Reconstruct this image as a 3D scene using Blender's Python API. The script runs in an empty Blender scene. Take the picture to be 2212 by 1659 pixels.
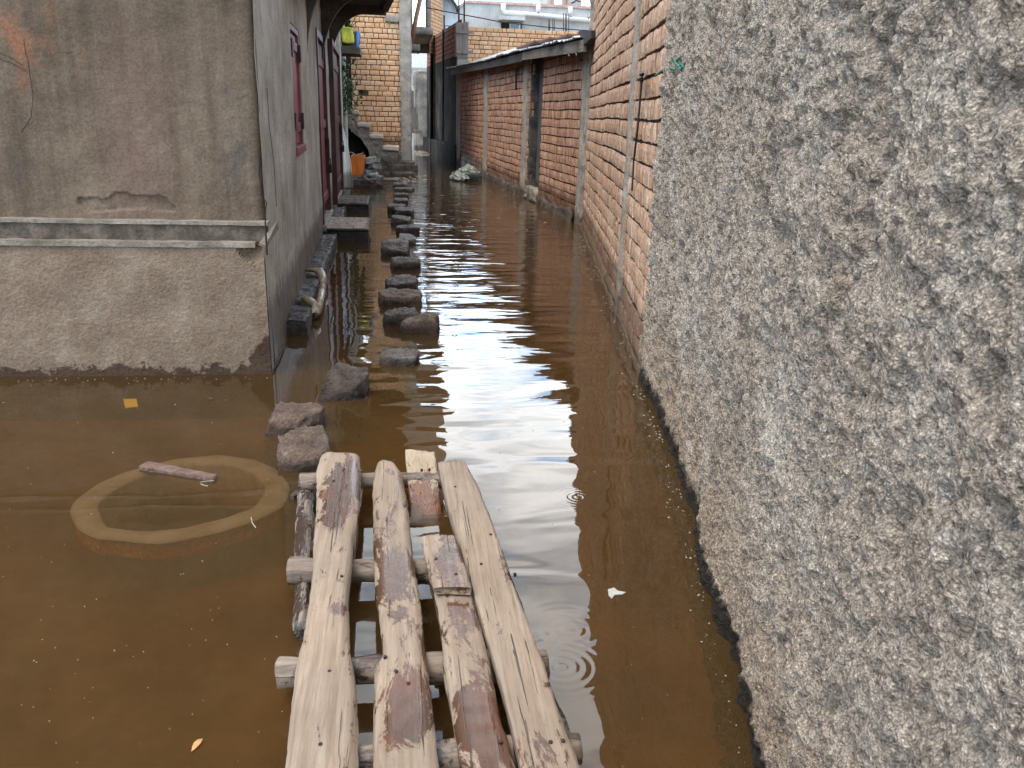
import bpy, bmesh, math, random
import numpy as np
from mathutils import Vector, Matrix
random.seed(7); RS = np.random.RandomState(11)
SC = bpy.context.scene

# ------------------------------------------------------------------ camera
F_PX, CAM_H, PITCH, ROLL, VPX = 1780.0, 1.65, math.radians(18.0), math.radians(1.8), 858.0
W_, H_ = 2212.0, 1659.0          # picture grid used for measuring
CX, CY = W_/2, H_/2
def _cam():
    fw = np.array([0, math.cos(PITCH), -math.sin(PITCH)]); rt = np.array([1., 0, 0]); up = np.cross(rt, fw)
    r2 = rt*math.cos(ROLL)+up*math.sin(ROLL); u2 = -rt*math.sin(ROLL)+up*math.cos(ROLL)
    R = np.stack([r2, u2, fw], 1)
    lo, hi = -2000., 2000.
    for _ in range(60):
        m = (lo+hi)/2; d = R@np.array([(VPX-CX)/F_PX, -(m-CY)/F_PX, 1])
        if d[2] > 0: lo = m
        else: hi = m
    a = math.atan2(d[0], d[1]); c, s = math.cos(a), math.sin(a)
    return np.array([[c, -s, 0], [s, c, 0], [0, 0, 1]])@R
R_ = _cam()
cd = bpy.data.cameras.new('camera'); cam = bpy.data.objects.new('camera', cd); SC.collection.objects.link(cam)
cd.sensor_width = 36; cd.lens = F_PX/W_*36; cd.clip_end = 2000; cd.clip_start = .02
M4 = Matrix(((R_[0,0], R_[0,1], -R_[0,2], 0), (R_[1,0], R_[1,1], -R_[1,2], 0), (R_[2,0], R_[2,1], -R_[2,2], CAM_H), (0,0,0,1)))
cam.matrix_world = M4; SC.camera = cam
C0 = np.array([0, 0, CAM_H])
def ray(u, v): return R_@np.array([(u-CX)/F_PX, -(v-CY)/F_PX, 1])
def atz(u, v, z=0.): d = ray(u, v); return C0+(z-CAM_H)/d[2]*d
def aty(u, v, y): d = ray(u, v); return C0+y/d[1]*d
def pln(u, v, a, b, off=0.):
    """point of a measured spot on the vertical plane through ground points a, b"""
    a = np.array([a[0], a[1], 0.]); b = np.array([b[0], b[1], 0.]); n = np.array([b[1]-a[1], -(b[0]-a[0]), 0]); n /= np.linalg.norm(n)
    d = ray(u, v); t = (n@(a+n*off-C0))/(n@d); return C0+t*d
def Z1(x, y): return (576+.3224*x, .3224*y)
def Z2(x, y): return (685.8+.124*x, .124*y)

# ------------------------------------------------------------------ world and sun (bright overcast)
SUN_EL, SUN_AZ = math.radians(64), math.radians(240)     # azimuth measured from +Y clockwise
w = bpy.data.worlds.new('World'); SC.world = w; w.use_nodes = True
nt = w.node_tree; nt.nodes.clear()
o = nt.nodes.new('ShaderNodeOutputWorld'); bg = nt.nodes.new('ShaderNodeBackground'); bg.inputs[1].default_value = .12
sky = nt.nodes.new('ShaderNodeTexSky'); sky.sky_type = 'NISHITA'; sky.sun_disc = False
sky.sun_elevation = SUN_EL; sky.sun_rotation = SUN_AZ; sky.air_density = 1.0; sky.dust_density = 1.2
tc = nt.nodes.new('ShaderNodeTexCoord'); mp = nt.nodes.new('ShaderNodeMapping'); mp.inputs['Scale'].default_value = (1, 1, 2.2); mp.inputs['Location'].default_value = (.35, .1, .3)
nz = nt.nodes.new('ShaderNodeTexNoise'); nz.inputs['Scale'].default_value = 2.3; nz.inputs['Detail'].default_value = 7; nz.inputs['Roughness'].default_value = .55
rp = nt.nodes.new('ShaderNodeValToRGB'); rp.color_ramp.elements[0].position = .44; rp.color_ramp.elements[1].position = .53
nz2 = nt.nodes.new('ShaderNodeTexNoise'); nz2.inputs['Scale'].default_value = 5.2; nz2.inputs['Detail'].default_value = 8
rp2 = nt.nodes.new('ShaderNodeValToRGB'); e = rp2.color_ramp.elements; e[0].position = .36; e[0].color = (6.8, 9.0, 10.8, 1); e[1].position = .60; e[1].color = (21.5, 21.9, 21.9, 1)
mx = nt.nodes.new('ShaderNodeMix'); mx.data_type = 'RGBA'
skm = nt.nodes.new('ShaderNodeMix'); skm.data_type = 'RGBA'; skm.blend_type = 'MULTIPLY'; skm.inputs[0].default_value = 1; skm.inputs[7].default_value = (2.0, 2.8, 3.3, 1)
L = nt.links.new
L(tc.outputs['Generated'], mp.inputs[0]); L(mp.outputs[0], nz.inputs[0]); L(mp.outputs[0], nz2.inputs[0]); L(nz.outputs[0], rp.inputs[0]); L(nz2.outputs[0], rp2.inputs[0])
L(sky.outputs[0], skm.inputs[6]); L(rp.outputs[0], mx.inputs[0]); L(skm.outputs[2], mx.inputs[6]); L(rp2.outputs[0], mx.inputs[7])
# added boost: whole sky brightened ahead over the alley for the water reflection
dv = nt.nodes.new('ShaderNodeVectorMath'); dv.operation = 'DISTANCE'; dv.inputs[1].default_value = (.14, .96, .22); L(tc.outputs['Generated'], dv.inputs[0])
rb = nt.nodes.new('ShaderNodeValToRGB'); rb.color_ramp.elements[0].position = .14; rb.color_ramp.elements[0].color = (2.35, 2.35, 2.35, 1); rb.color_ramp.elements[1].position = .60; rb.color_ramp.elements[1].color = (1.2, 1.2, 1.2, 1); L(dv.outputs['Value'], rb.inputs[0])
mb_ = nt.nodes.new('ShaderNodeMix'); mb_.data_type = 'RGBA'; mb_.blend_type = 'MULTIPLY'; mb_.inputs[0].default_value = 1; L(mx.outputs[2], mb_.inputs[6]); L(rb.outputs[0], mb_.inputs[7]); L(mb_.outputs[2], bg.inputs[0]); L(bg.outputs[0], o.inputs[0])
sl = bpy.data.lights.new('sun', 'SUN'); sl.energy = 2.3; sl.angle = math.radians(30); sl.color = (1, .90, .76)
so = bpy.data.objects.new('sun', sl); SC.collection.objects.link(so)
sd = Vector((math.sin(SUN_AZ)*math.cos(SUN_EL), math.cos(SUN_AZ)*math.cos(SUN_EL), math.sin(SUN_EL)))
so.rotation_euler = sd.to_track_quat('Z', 'Y').to_euler()
SC.view_settings.view_transform = 'Standard'; SC.view_settings.look = 'None'; SC.view_settings.gamma = 1
SC.view_settings.exposure = 0.30
SC.render.engine = 'CYCLES'
SC.cycles.max_bounces = 8; SC.cycles.transparent_max_bounces = 12

# ------------------------------------------------------------------ noise
def vn3(P, seed=0):
    Pi = np.floor(P).astype(np.int64); f = P-Pi; u = f*f*f*(f*(f*6-15)+10)
    def hsh(i, j, k):
        h = (i*374761393+j*668265263+k*1440662683+seed*982451653) & 0xffffffff
        h = ((h ^ (h >> 13))*1274126177) & 0xffffffff; h = ((h ^ (h >> 16))*2246822519) & 0xffffffff
        return (h ^ (h >> 15))/2147483647.5-1
    x, y, z = Pi[..., 0], Pi[..., 1], Pi[..., 2]; r = 0
    for a in (0, 1):
        for b in (0, 1):
            for c in (0, 1):
                r = r+hsh(x+a, y+b, z+c)*(u[..., 0] if a else 1-u[..., 0])*(u[..., 1] if b else 1-u[..., 1])*(u[..., 2] if c else 1-u[..., 2])
    return r
def fbm(P, octv=4, seed=0, gain=.5):
    r = 0; a = 1.; t = 0
    for i in range(octv): r = r+a*vn3(P*(2.03**i)+i*17.3, seed+i); t += a; a *= gain
    return r/t
def vnoise(P, amp, freq, octv=3, seed=0):
    return np.stack([fbm(P*freq, octv, seed+31*k) for k in range(3)], -1)*amp

# ------------------------------------------------------------------ materials
class Mat:
    def __init__(s, name):
        s.m = bpy.data.materials.new(name); s.m.use_nodes = True; s.t = s.m.node_tree; s.t.nodes.clear()
        s.out = s.t.nodes.new('ShaderNodeOutputMaterial'); s.b = s.t.nodes.new('ShaderNodeBsdfPrincipled'); s.t.links.new(s.b.outputs[0], s.out.inputs[0])
        s.pos = s.t.nodes.new('ShaderNodeNewGeometry').outputs['Position']
    def set(s, inp, v):
        if hasattr(v, 'links') or isinstance(v, bpy.types.NodeSocket): s.t.links.new(v, inp)
        elif isinstance(v, (tuple, list)) and len(v) == 3 and inp.type == 'RGBA': inp.default_value = (*v, 1)
        else: inp.default_value = v
    def vec(s, sc=(1, 1, 1), loc=(0, 0, 0), rot=(0, 0, 0)):
        n = s.t.nodes.new('ShaderNodeMapping'); s.t.links.new(s.pos, n.inputs[0]); n.inputs['Scale'].default_value = sc; n.inputs['Location'].default_value = loc; n.inputs['Rotation'].default_value = rot; return n.outputs[0]
    def noise(s, scale=5, detail=5, rough=.6, vec=None, dist=0):
        n = s.t.nodes.new('ShaderNodeTexNoise'); s.t.links.new(vec or s.pos, n.inputs[0]); n.inputs['Scale'].default_value = scale
        n.inputs['Detail'].default_value = detail; n.inputs['Roughness'].default_value = rough; n.inputs['Distortion'].default_value = dist; return n.outputs[0]
    def vor(s, scale, feat='F1', vec=None):
        n = s.t.nodes.new('ShaderNodeTexVoronoi'); n.feature = feat; s.t.links.new(vec or s.pos, n.inputs[0]); n.inputs['Scale'].default_value = scale; return n.outputs[0]
    def ramp(s, f, stops, mode='LINEAR'):
        n = s.t.nodes.new('ShaderNodeValToRGB'); n.color_ramp.interpolation = mode; e = n.color_ramp.elements
        while len(e) < len(stops): e.new(.5)
        for i, (p, c) in enumerate(stops):
            e[i].position = p; e[i].color = (*c, 1) if isinstance(c, (tuple, list)) else (c, c, c, 1)
        s.set(n.inputs[0], f); return n.outputs[0]
    def mix(s, f, a, b, mode='MIX'):
        n = s.t.nodes.new('ShaderNodeMix'); n.data_type = 'RGBA'; n.blend_type = mode; s.set(n.inputs[0], f); s.set(n.inputs[6], a); s.set(n.inputs[7], b); return n.outputs[2]
    def mth(s, op, a, b=0., clamp=False):
        n = s.t.nodes.new('ShaderNodeMath'); n.operation = op; n.use_clamp = clamp; s.set(n.inputs[0], a); s.set(n.inputs[1], b); return n.outputs[0]
    def z(s):
        n = s.t.nodes.new('ShaderNodeSeparateXYZ'); s.t.links.new(s.pos, n.inputs[0]); return n.outputs
    def bump(s, h, dist=.01, strength=1, normal=None):
        n = s.t.nodes.new('ShaderNodeBump'); n.inputs['Strength'].default_value = strength; n.inputs['Distance'].default_value = dist; s.set(n.inputs['Height'], h)
        if normal is not None: s.set(n.inputs['Normal'], normal)
        return n.outputs[0]
    def near(s, c, r, soft=.3):
        """1 close to point c, falling to 0 at distance r (c, r world metres; r may be a 3-tuple)"""
        r = r if isinstance(r, tuple) else (r, r, r)
        v = s.vec((1/r[0], 1/r[1], 1/r[2]), tuple(-c[i]/r[i] for i in range(3)))
        n = s.t.nodes.new('ShaderNodeVectorMath'); n.operation = 'LENGTH'; s.t.links.new(v, n.inputs[0])
        return s.ramp(n.outputs['Value'], [(0, 1.), (soft, 1.), (1, 0.)])
    def attr(s, name):
        n = s.t.nodes.new('ShaderNodeAttribute'); n.attribute_name = name; return n.outputs['Fac']
    def fin(s, col, rough=.85, nrm=None, spec=.3):
        s.set(s.b.inputs['Base Color'], col); s.set(s.b.inputs['Roughness'], rough); s.b.inputs['Specular IOR Level'].default_value = spec
        if nrm is not None: s.set(s.b.inputs['Normal'], nrm)
        return s.m

def weather(name, c1, c2, c3, scale=2.5, streak=.35, fine=55, bumpd=.004, wet=.14, rough=.88, tint=None, stain=None, stain_lo=.55, extra=None, coarse=9, sstr=(14, 14, .7), spec=.25, wetamt=.45, scratch=0):
    m = Mat(name)
    n1 = m.noise(scale, 7, .62); col = m.ramp(n1, [(.32, c1), (.5, c2), (.68, c3)])
    if tint: col = m.mix(.62, col, m.ramp(m.attr('tint'), tint))
    if streak:
        n2 = m.noise(1, 5, .7, m.vec(sstr)); col = m.mix(m.ramp(n2, [(.44, 0.), (.68, streak)]), col, m.mix(1, col, (.28, .25, .23), 'MULTIPLY'))
    if scratch:
        n6 = m.noise(1, 4, .8, m.vec((75, 75, 2.2), (2, 2, 2))); col = m.mix(1, col, m.ramp(n6, [(.36, 1-scratch*1.2), (.5, 1.), (.62, 1+scratch)]), 'MULTIPLY')
    if stain:
        n5 = m.noise(scale*.8, 6, .7, m.vec((1, 1, .55), (5, 3, 2))); col = m.mix(m.ramp(n5, [(stain_lo, 0.), (stain_lo+.12, .85)]), col, stain)
    if extra: col = extra(m, col)
    n3 = m.noise(fine, 4, .7); n4 = m.noise(coarse, 5, .6)
    col = m.mix(1, col, m.ramp(n3, [(.3, .72), (.7, 1.2)]), 'MULTIPLY')
    r = rough
    if wet:
        zz = m.mth('ADD', m.z()[2], m.mth('MULTIPLY', m.noise(7, 4, .6), -.22)); k = m.ramp(zz, [(max(0, wet-.13), 1.), (wet, 0.)]) if wet > .13 else m.ramp(zz, [(0, 1.), (wet, 0.)])
        col = m.mix(m.mth('MULTIPLY', k, 1-wetamt+.2, True), col, m.mix(1, col, (.25, .2, .17), 'MULTIPLY')); r = m.mth('SUBTRACT', rough, m.mth('MULTIPLY', k, .45))
    h = m.mth('ADD', n3, m.mth('MULTIPLY', n4, 2.5))
    return m.fin(col, r, m.bump(h, bumpd*2.2), spec)

def simple(name, col, rough=.6, var=.25, scale=20, metal=0, spec=.4, bumpd=.001):
    m = Mat(name); n = m.noise(scale, 5, .65); c = m.mix(1, col, m.ramp(n, [(.3, 1-var), (.7, 1+var)]), 'MULTIPLY'); m.b.inputs['Metallic'].default_value = metal
    return m.fin(c, rough, m.bump(n, bumpd), spec)

# ------------------------------------------------------------------ mesh building
class MB:
    def __init__(s): s.v = []; s.f = []; s.m = []; s.n = 0; s.t = []
    def add(s, V, Fc, mat=0, tint=None):
        V = np.asarray(V, float).reshape(-1, 3); s.v.append(V); s.t.append(np.full(len(V), .5) if tint is None else np.asarray(tint, float))
        for f in Fc: s.f.append([i+s.n for i in f]); s.m.append(mat)
        s.n += len(V); return s
    def grid(s, G, mat=0, flip=False, tint=None):
        G = np.asarray(G); a, b = G.shape[:2]; idx = np.arange(a*b).reshape(a, b)
        q = np.stack([idx[:-1, :-1], idx[1:, :-1], idx[1:, 1:], idx[:-1, 1:]], -1).reshape(-1, 4)
        if flip: q = q[:, ::-1]
        return s.add(G.reshape(-1, 3), q.tolist(), mat, tint)
    def tube(s, pts, r, n=8, mat=0, cap=True):
        pts = np.asarray(pts, float); k = len(pts); rr = np.broadcast_to(r, (k,)); G = np.zeros((k, n+1, 3)); up = np.array([0, 0, 1.])
        for i in range(k):
            t = pts[min(i+1, k-1)]-pts[max(i-1, 0)]; t = t/(np.linalg.norm(t)+1e-9)
            a = np.cross(t, up if abs(t[2]) < .95 else np.array([1., 0, 0])); a /= np.linalg.norm(a); b = np.cross(t, a)
            th = np.linspace(0, 2*math.pi, n+1); G[i] = pts[i]+rr[i]*(np.cos(th)[:, None]*a+np.sin(th)[:, None]*b)
        idx = lambda i, j: i*n+(j % n)
        fc = [[idx(i, j), idx(i, j+1), idx(i+1, j+1), idx(i+1, j)] for i in range(k-1) for j in range(n)]
        if cap: fc += [[idx(0, j) for j in range(n)], [idx(k-1, j) for j in range(n)][::-1]]
        return s.add(G[:, :-1].reshape(-1, 3), fc, mat)
    def rbox(s, fr, s0, s1, d0, d1, z0, z1, cell=.05, amp=0., freq=8, mat=0, rnd=0., seed=0, warp=None):
        """box in frame fr, subdivided and roughened by noise (closed)"""
        ns, nd, nzz = [max(1, int(math.ceil(abs(b-a)/cell))) for a, b in ((s0, s1), (d0, d1), (z0, z1))]
        ns, nd, nzz = min(ns, 160), min(nd, 40), min(nzz, 160)
        def face(f, na, nb, flip):
            A, B = np.meshgrid(np.linspace(0, 1, na+1), np.linspace(0, 1, nb+1), indexing='ij'); P = f(A, B)
            c = np.array([(s0+s1)/2, (d0+d1)/2, (z0+z1)/2]); hs = np.array([abs(s1-s0), abs(d1-d0), abs(z1-z0)])/2
            if rnd:
                q = np.abs(P-c)/hs; e = np.clip((q*hs-(hs-rnd))/rnd, 0, 1); k = (e > .001).sum(-1, keepdims=True) > 1
                P = np.where(k, P-np.sign(P-c)*e*rnd*.3, P)
            if warp: P = warp(P)
            Q = fr.p(P[..., 0], P[..., 1], P[..., 2])
            if amp: Q = Q+vnoise(Q, amp, freq, 4, seed)
            s.grid(Q, mat, flip)
        S = lambda a: s0+(s1-s0)*a; D = lambda a: d0+(d1-d0)*a; Z = lambda a: z0+(z1-z0)*a
        k = np.ones
        face(lambda A, B: np.stack([S(A), D(0*A+1), Z(B)], -1), ns, nzz, False); face(lambda A, B: np.stack([S(A), D(0*A), Z(B)], -1), ns, nzz, True)
        face(lambda A, B: np.stack([S(0*A), D(A), Z(B)], -1), nd, nzz, False); face(lambda A, B: np.stack([S(0*A+1), D(A), Z(B)], -1), nd, nzz, True)
        face(lambda A, B: np.stack([S(A), D(B), Z(0*A+1)], -1), ns, nd, True); face(lambda A, B: np.stack([S(A), D(B), Z(0*A)], -1), ns, nd, False)
        return s
    def prism(s, poly, off, mat=0):
        """closed extrusion of 3-D polygon by vector off"""
        P = np.asarray(poly, float); n = len(P); V = np.vstack([P, P+np.asarray(off, float)])
        fc = [list(range(n))[::-1], list(range(n, 2*n))]+[[i, (i+1) % n, (i+1) % n+n, i+n] for i in range(n)]
        return s.add(V, fc, mat)
    def build(s, name, mats, parent=None, smooth=False, bevel=0, weld=True, at=None):
        V = np.vstack(s.v); lo, hi = V.min(0), V.max(0); c = np.array([(lo[0]+hi[0])/2, (lo[1]+hi[1])/2, lo[2]]) if at is None else np.array(at, float)
        me = bpy.data.meshes.new(name); Fv = s.f
        me.from_pydata((V-c).tolist(), [], Fv)
        T = np.concatenate(s.t)
        if weld:
            at_ = me.attributes.new('tint', 'FLOAT', 'POINT'); at_.data.foreach_set('value', T)
            me.polygons.foreach_set('material_index', s.m)
            bm = bmesh.new(); bm.from_mesh(me); bmesh.ops.remove_doubles(bm, verts=bm.verts, dist=.0002); bmesh.ops.recalc_face_normals(bm, faces=bm.faces); bm.to_mesh(me); bm.free()
        else:
            at_ = me.attributes.new('tint', 'FLOAT', 'POINT'); at_.data.foreach_set('value', T)
            me.polygons.foreach_set('material_index', s.m)
        for m in (mats if isinstance(mats, (list, tuple)) else [mats]): me.materials.append(m)
        if smooth: me.polygons.foreach_set('use_smooth', [True]*len(me.polygons))
        me.update()
        ob = bpy.data.objects.new(name, me); SC.collection.objects.link(ob); ob.location = c
        if parent is not None:
            ob.parent = parent; ob.matrix_parent_inverse = parent_inv(parent)
        if bevel:
            b = ob.modifiers.new('bevel', 'BEVEL'); b.width = bevel; b.segments = 2; b.limit_method = 'ANGLE'; b.angle_limit = math.radians(50)
        return ob
WORLD = {}
def parent_inv(p):
    base = Vector(p.location)
    q = p.parent
    t = Matrix.Translation(-base)
    if q is not None: t = Matrix.Translation(-base)@Matrix.Translation(Vector((0, 0, 0)))
    return t if q is None else Matrix.Translation(-base)
class Frame:
    """s runs along the wall from a to b, d stands out of it to the side given, z is up"""
    def __init__(s, a, b, side=1):
        s.a = np.array([a[0], a[1]], float); t = np.array([b[0]-a[0], b[1]-a[1]], float); s.len = np.linalg.norm(t); s.t = t/s.len
        s.n = np.array([s.t[1], -s.t[0]])*side
    def p(s, S, D, Z):
        S, D, Z = np.broadcast_arrays(np.asarray(S, float), np.asarray(D, float), np.asarray(Z, float))
        return np.stack([s.a[0]+s.t[0]*S+s.n[0]*D, s.a[1]+s.t[1]*S+s.n[1]*D, Z], -1)
    def S(s, P): return float((np.array(P[:2])-s.a)@s.t)
    def at(s, u, v, off=0.):
        P = pln(u, v, s.a+s.n*off, s.a+s.n*off+s.t); return s.S(P), float(P[2])
XF = Frame((0, 0), (1, 0), -1)     # s = x, d = y
def tag(o, label=None, cat=None, group=None, kind=None):
    if label: o['label'] = label
    if cat: o['category'] = cat
    if group: o['group'] = group
    if kind: o['kind'] = kind
    return o
def thing(name, loc, label, cat, group=None):
    o = bpy.data.objects.new(name, None); SC.collection.objects.link(o); o.location = Vector([float(x) for x in loc]); o.empty_display_size = .2
    return tag(o, label, cat, group)

def bricks(mb, fr, s0, s1, z0, ztop, ch=.15, bl=.28, depth=.05, d=0., holes=(), mat=0, mmat=1, wave=.012, gap=.012, vgap=.005, seed=0, nx=3, nzv=2, er=.004, half=.4, zbot=None, vary=.004):
    """courses of single bricks (each its own little block) in front of a recessed mortar sheet"""
    rs = np.random.RandomState(seed); B = []
    zt = ztop if callable(ztop) else (lambda s: ztop); zmax = max(zt(s0), zt(s1)); nc = int((zmax-z0)/ch)+1
    for c in range(nc):
        s = s0-rs.rand()*bl; zz = z0+c*ch
        while s < s1:
            ln = bl*(half if False else (1 if rs.rand() > half else .5))*(1+rs.uniform(-.04, .04)); a, b = max(s, s0), min(s+ln, s1); s += ln
            if b-a < .03: continue
            if zz+ch > zt((a+b)/2)+.01: continue
            if any(a < h[1]-.02 and b > h[0]+.02 and zz+ch*.5 < h[3] and zz+ch*.5 > h[2] for h in holes):
                h = [h for h in holes if a < h[1]-.02 and b > h[0]+.02 and zz+ch*.5 < h[3] and zz+ch*.5 > h[2]][0]
                if a < h[0]: b = h[0]
                elif b > h[1]: a = h[1]
                else: continue
                if b-a < .02: continue
            B.append((a, b, zz, zz+ch, rs.rand(), rs.uniform(-vary, vary)))
    B = np.array(B); n = len(B); A_, C_ = np.meshgrid(np.linspace(0, 1, nx+1), np.linspace(0, 1, nzv+1), indexing='ij')
    ga = A_.ravel(); gc = C_.ravel(); brd = ((ga < .01) | (ga > .99) | (gc < .01) | (gc > .99))
    vg = vgap; sg = np.where(ga < .01, vg, np.where(ga > .99, -vg, 0)); zg = np.where(gc < .01, gap*.5, np.where(gc > .99, -gap*.5, 0))
    S = B[:, 0:1]+(B[:, 1:2]-B[:, 0:1])*ga+sg; Z = B[:, 2:3]+(B[:, 3:4]-B[:, 2:3])*gc+zg
    Q = np.stack([S*9, Z*9, np.full_like(S, seed)], -1); e1 = vn3(Q*2.3, 5); e2 = vn3(Q*2.3+40, 6)
    S2 = S-np.sign(ga-.5)*brd*np.abs(e1)*er*1.2; Z2_ = Z-np.sign(gc-.5)*brd*np.abs(e2)*er*1.6
    wv = fbm(np.stack([S*1.1, B[:, 2:3]*3+0*S, 0*S+seed], -1), 3, 9)*wave
    D = d+B[:, 5:6]-brd*(.004+np.abs(e1)*er)+fbm(np.stack([S*14, Z*14, 0*S], -1), 2, 3)*.0025
    G = fr.p(S2, D, Z2_+wv); nb = G.shape[1]
    # back ring
    ring = []
    N1 = nzv+1
    ring += [i*N1 for i in range(nx+1)]+[nx*N1+j for j in range(1, nzv+1)]+[i*N1+nzv for i in range(nx-1, -1, -1)]+[j for j in range(nzv-1, 0, -1)]
    Rg = fr.p(S2[:, ring], D[:, ring]*0+d-depth, (Z2_+wv)[:, ring]); V = np.concatenate([G, Rg], 1); tot = V.shape[1]
    fc = []
    for i in range(nx):
        for j in range(nzv): fc.append((i*N1+j, (i+1)*N1+j, (i+1)*N1+j+1, i*N1+j+1))
    k = len(ring)
    for i in range(k): fc.append((ring[i], nb+i, nb+(i+1) % k, ring[(i+1) % k]))
    fc = np.array(fc); FA = (fc[None]+np.arange(n)[:, None, None]*tot).reshape(-1, 4)
    mb.add(V.reshape(-1, 3), FA.tolist(), mat, np.repeat(B[:, 4], tot))
    if mmat is not None: brick_back(mb, fr, s0, s1, z0 if zbot is None else zbot, zt, d-.02, holes, mmat, mtop=float(B[:, 3].max())-.02)
def brick_back(mb, fr, s0, s1, z0, zt, d, holes, mmat, step=.5, mtop=99):
    cs = sorted(set([s0, s1]+[h[0] for h in holes]+[h[1] for h in holes]+list(np.arange(s0, s1, step))))
    cs = [c for c in cs if s0 <= c <= s1]
    for a, b in zip(cs[:-1], cs[1:]):
        segs = [(z0, None)]; hs = [h for h in holes if h[0] <= a+1e-6 and h[1] >= b-1e-6]
        lows = [z0]; 
        z = z0; parts = []
        for h in sorted(hs, key=lambda h: h[2]):
            if h[2] > z: parts.append((z, h[2], h[2]))
            z = h[3]
        parts.append((z, min(zt(a), mtop), min(zt(b), mtop)))
        for (za, zb1, zb2) in parts:
            mb.add(fr.p([a, b, b, a], [d]*4, [za, za, zb2, zb1]), [[0, 1, 2, 3]], mmat)

def openwall(mb, fr, s0, s1, z0, z1, d, holes, mat=0, thick=.3, reveal=.12, cell=.25, amp=0, seed=0, rmat=None):
    """flat wall with real openings and reveals; holes = (sa, sb, za, zb)"""
    cs = sorted(set([s0, s1]+[c for h in holes for c in h[:2]])); zs = sorted(set([z0, z1]+[c for h in holes for c in h[2:4]]))
    def sub(c):
        o = []
        for a, b in zip(c[:-1], c[1:]): o += list(np.linspace(a, b, max(1, int((b-a)/cell))+1)[:-1])
        return np.array(o+[c[-1]])
    cs, zs = sub(cs), sub(zs); A, B = np.meshgrid(cs, zs, indexing='ij'); P = fr.p(A, A*0+d, B)
    if amp: P = P+(fbm(P*3, 3, seed)*amp)[..., None]*np.array([fr.n[0], fr.n[1], 0])
    idx = np.arange(A.size).reshape(A.shape); fc = []
    for i in range(len(cs)-1):
        for j in range(len(zs)-1):
            ms, mz = (cs[i]+cs[i+1])/2, (zs[j]+zs[j+1])/2
            if any(h[0] < ms < h[1] and h[2] < mz < h[3] for h in holes): continue
            fc.append([idx[i, j], idx[i+1, j], idx[i+1, j+1], idx[i, j+1]])
    mb.add(P.reshape(-1, 3), fc, mat)
    for (a, b, c, e) in [h[:4] for h in holes]:
        for q in ([(a, c), (a, e)], [(b, c), (b, e)], [(a, c), (b, c)], [(a, e), (b, e)]):
            (sa, za), (sb, zb) = q; mb.add(fr.p([sa, sb, sb, sa], [d+.001, d+.001, d-reveal, d-reveal], [za, zb, zb, za]), [[0, 1, 2, 3]], mat if rmat is None else rmat)

# star-shaped block cut by planes: quarried stones
def rock(name, mats, cx, cy, zt, wx, wy, rot=0, seed=0, zb=-.24, tilt=(0, 0), cut=5, sub=4, rough=.012, top=None):
    rs = np.random.RandomState(seed); bm = bmesh.new(); bmesh.ops.create_icosphere(bm, subdivisions=sub+1, radius=1); D = np.array([v.co[:] for v in bm.verts]); Fc = [[v.index for v in f.verts] for f in bm.faces]; bm.free()
    hz = (zt-zb)/2; N = []; Ds = []
    for ax, h in ((0, wx/2), (1, wy/2), (2, hz)):
        for sg in (-1, 1):
            n = np.zeros(3); n[ax] = sg; n += rs.uniform(-.13, .13, 3)
            if ax == 2 and sg == 1: n[:2] = [tilt[0]+rs.uniform(-.05, .05), tilt[1]+rs.uniform(-.05, .05)]
            n /= np.linalg.norm(n); N.append(n); Ds.append(h)
    sz = np.array([wx/2, wy/2, hz])
    for i in range(cut):
        n = np.array([rs.choice([-1, 1])*rs.uniform(.4, 1), rs.choice([-1, 1])*rs.uniform(.4, 1), rs.uniform(.0, 1.)]); n /= np.linalg.norm(n); N.append(n); Ds.append(np.abs(n*sz).sum()*rs.uniform(.74, .9))
    N = np.array(N); Ds = np.array(Ds); q = (D@N.T)/Ds; p = 46.; qq = np.clip(q, 1e-3, None); qm = qq.max(1, keepdims=True); r = 1/(qm[:, 0]*((qq/qm)**p).sum(1)**(1/p)); P = D*r[:, None]
    fq = 2.2/max(wx, wy); P = P+D*((1-2.2*np.abs(fbm(P*fq*1.6+seed, 3, seed)))*wx*.045+fbm(P*fq*4+seed, 4, seed+3)*wx*.06+(1-2*np.abs(fbm(P*fq*9+seed, 3, seed+5)))*wx*.022+fbm(P*fq*22+seed, 2, seed+9)*wx*.014)[:, None]
    c, s = math.cos(rot), math.sin(rot); P = np.stack([P[:, 0]*c-P[:, 1]*s, P[:, 0]*s+P[:, 1]*c, P[:, 2]], 1)+np.array([cx, cy, (zt+zb)/2])
    return MB().add(P, Fc).build(name, mats, smooth=True, weld=False)

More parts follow.
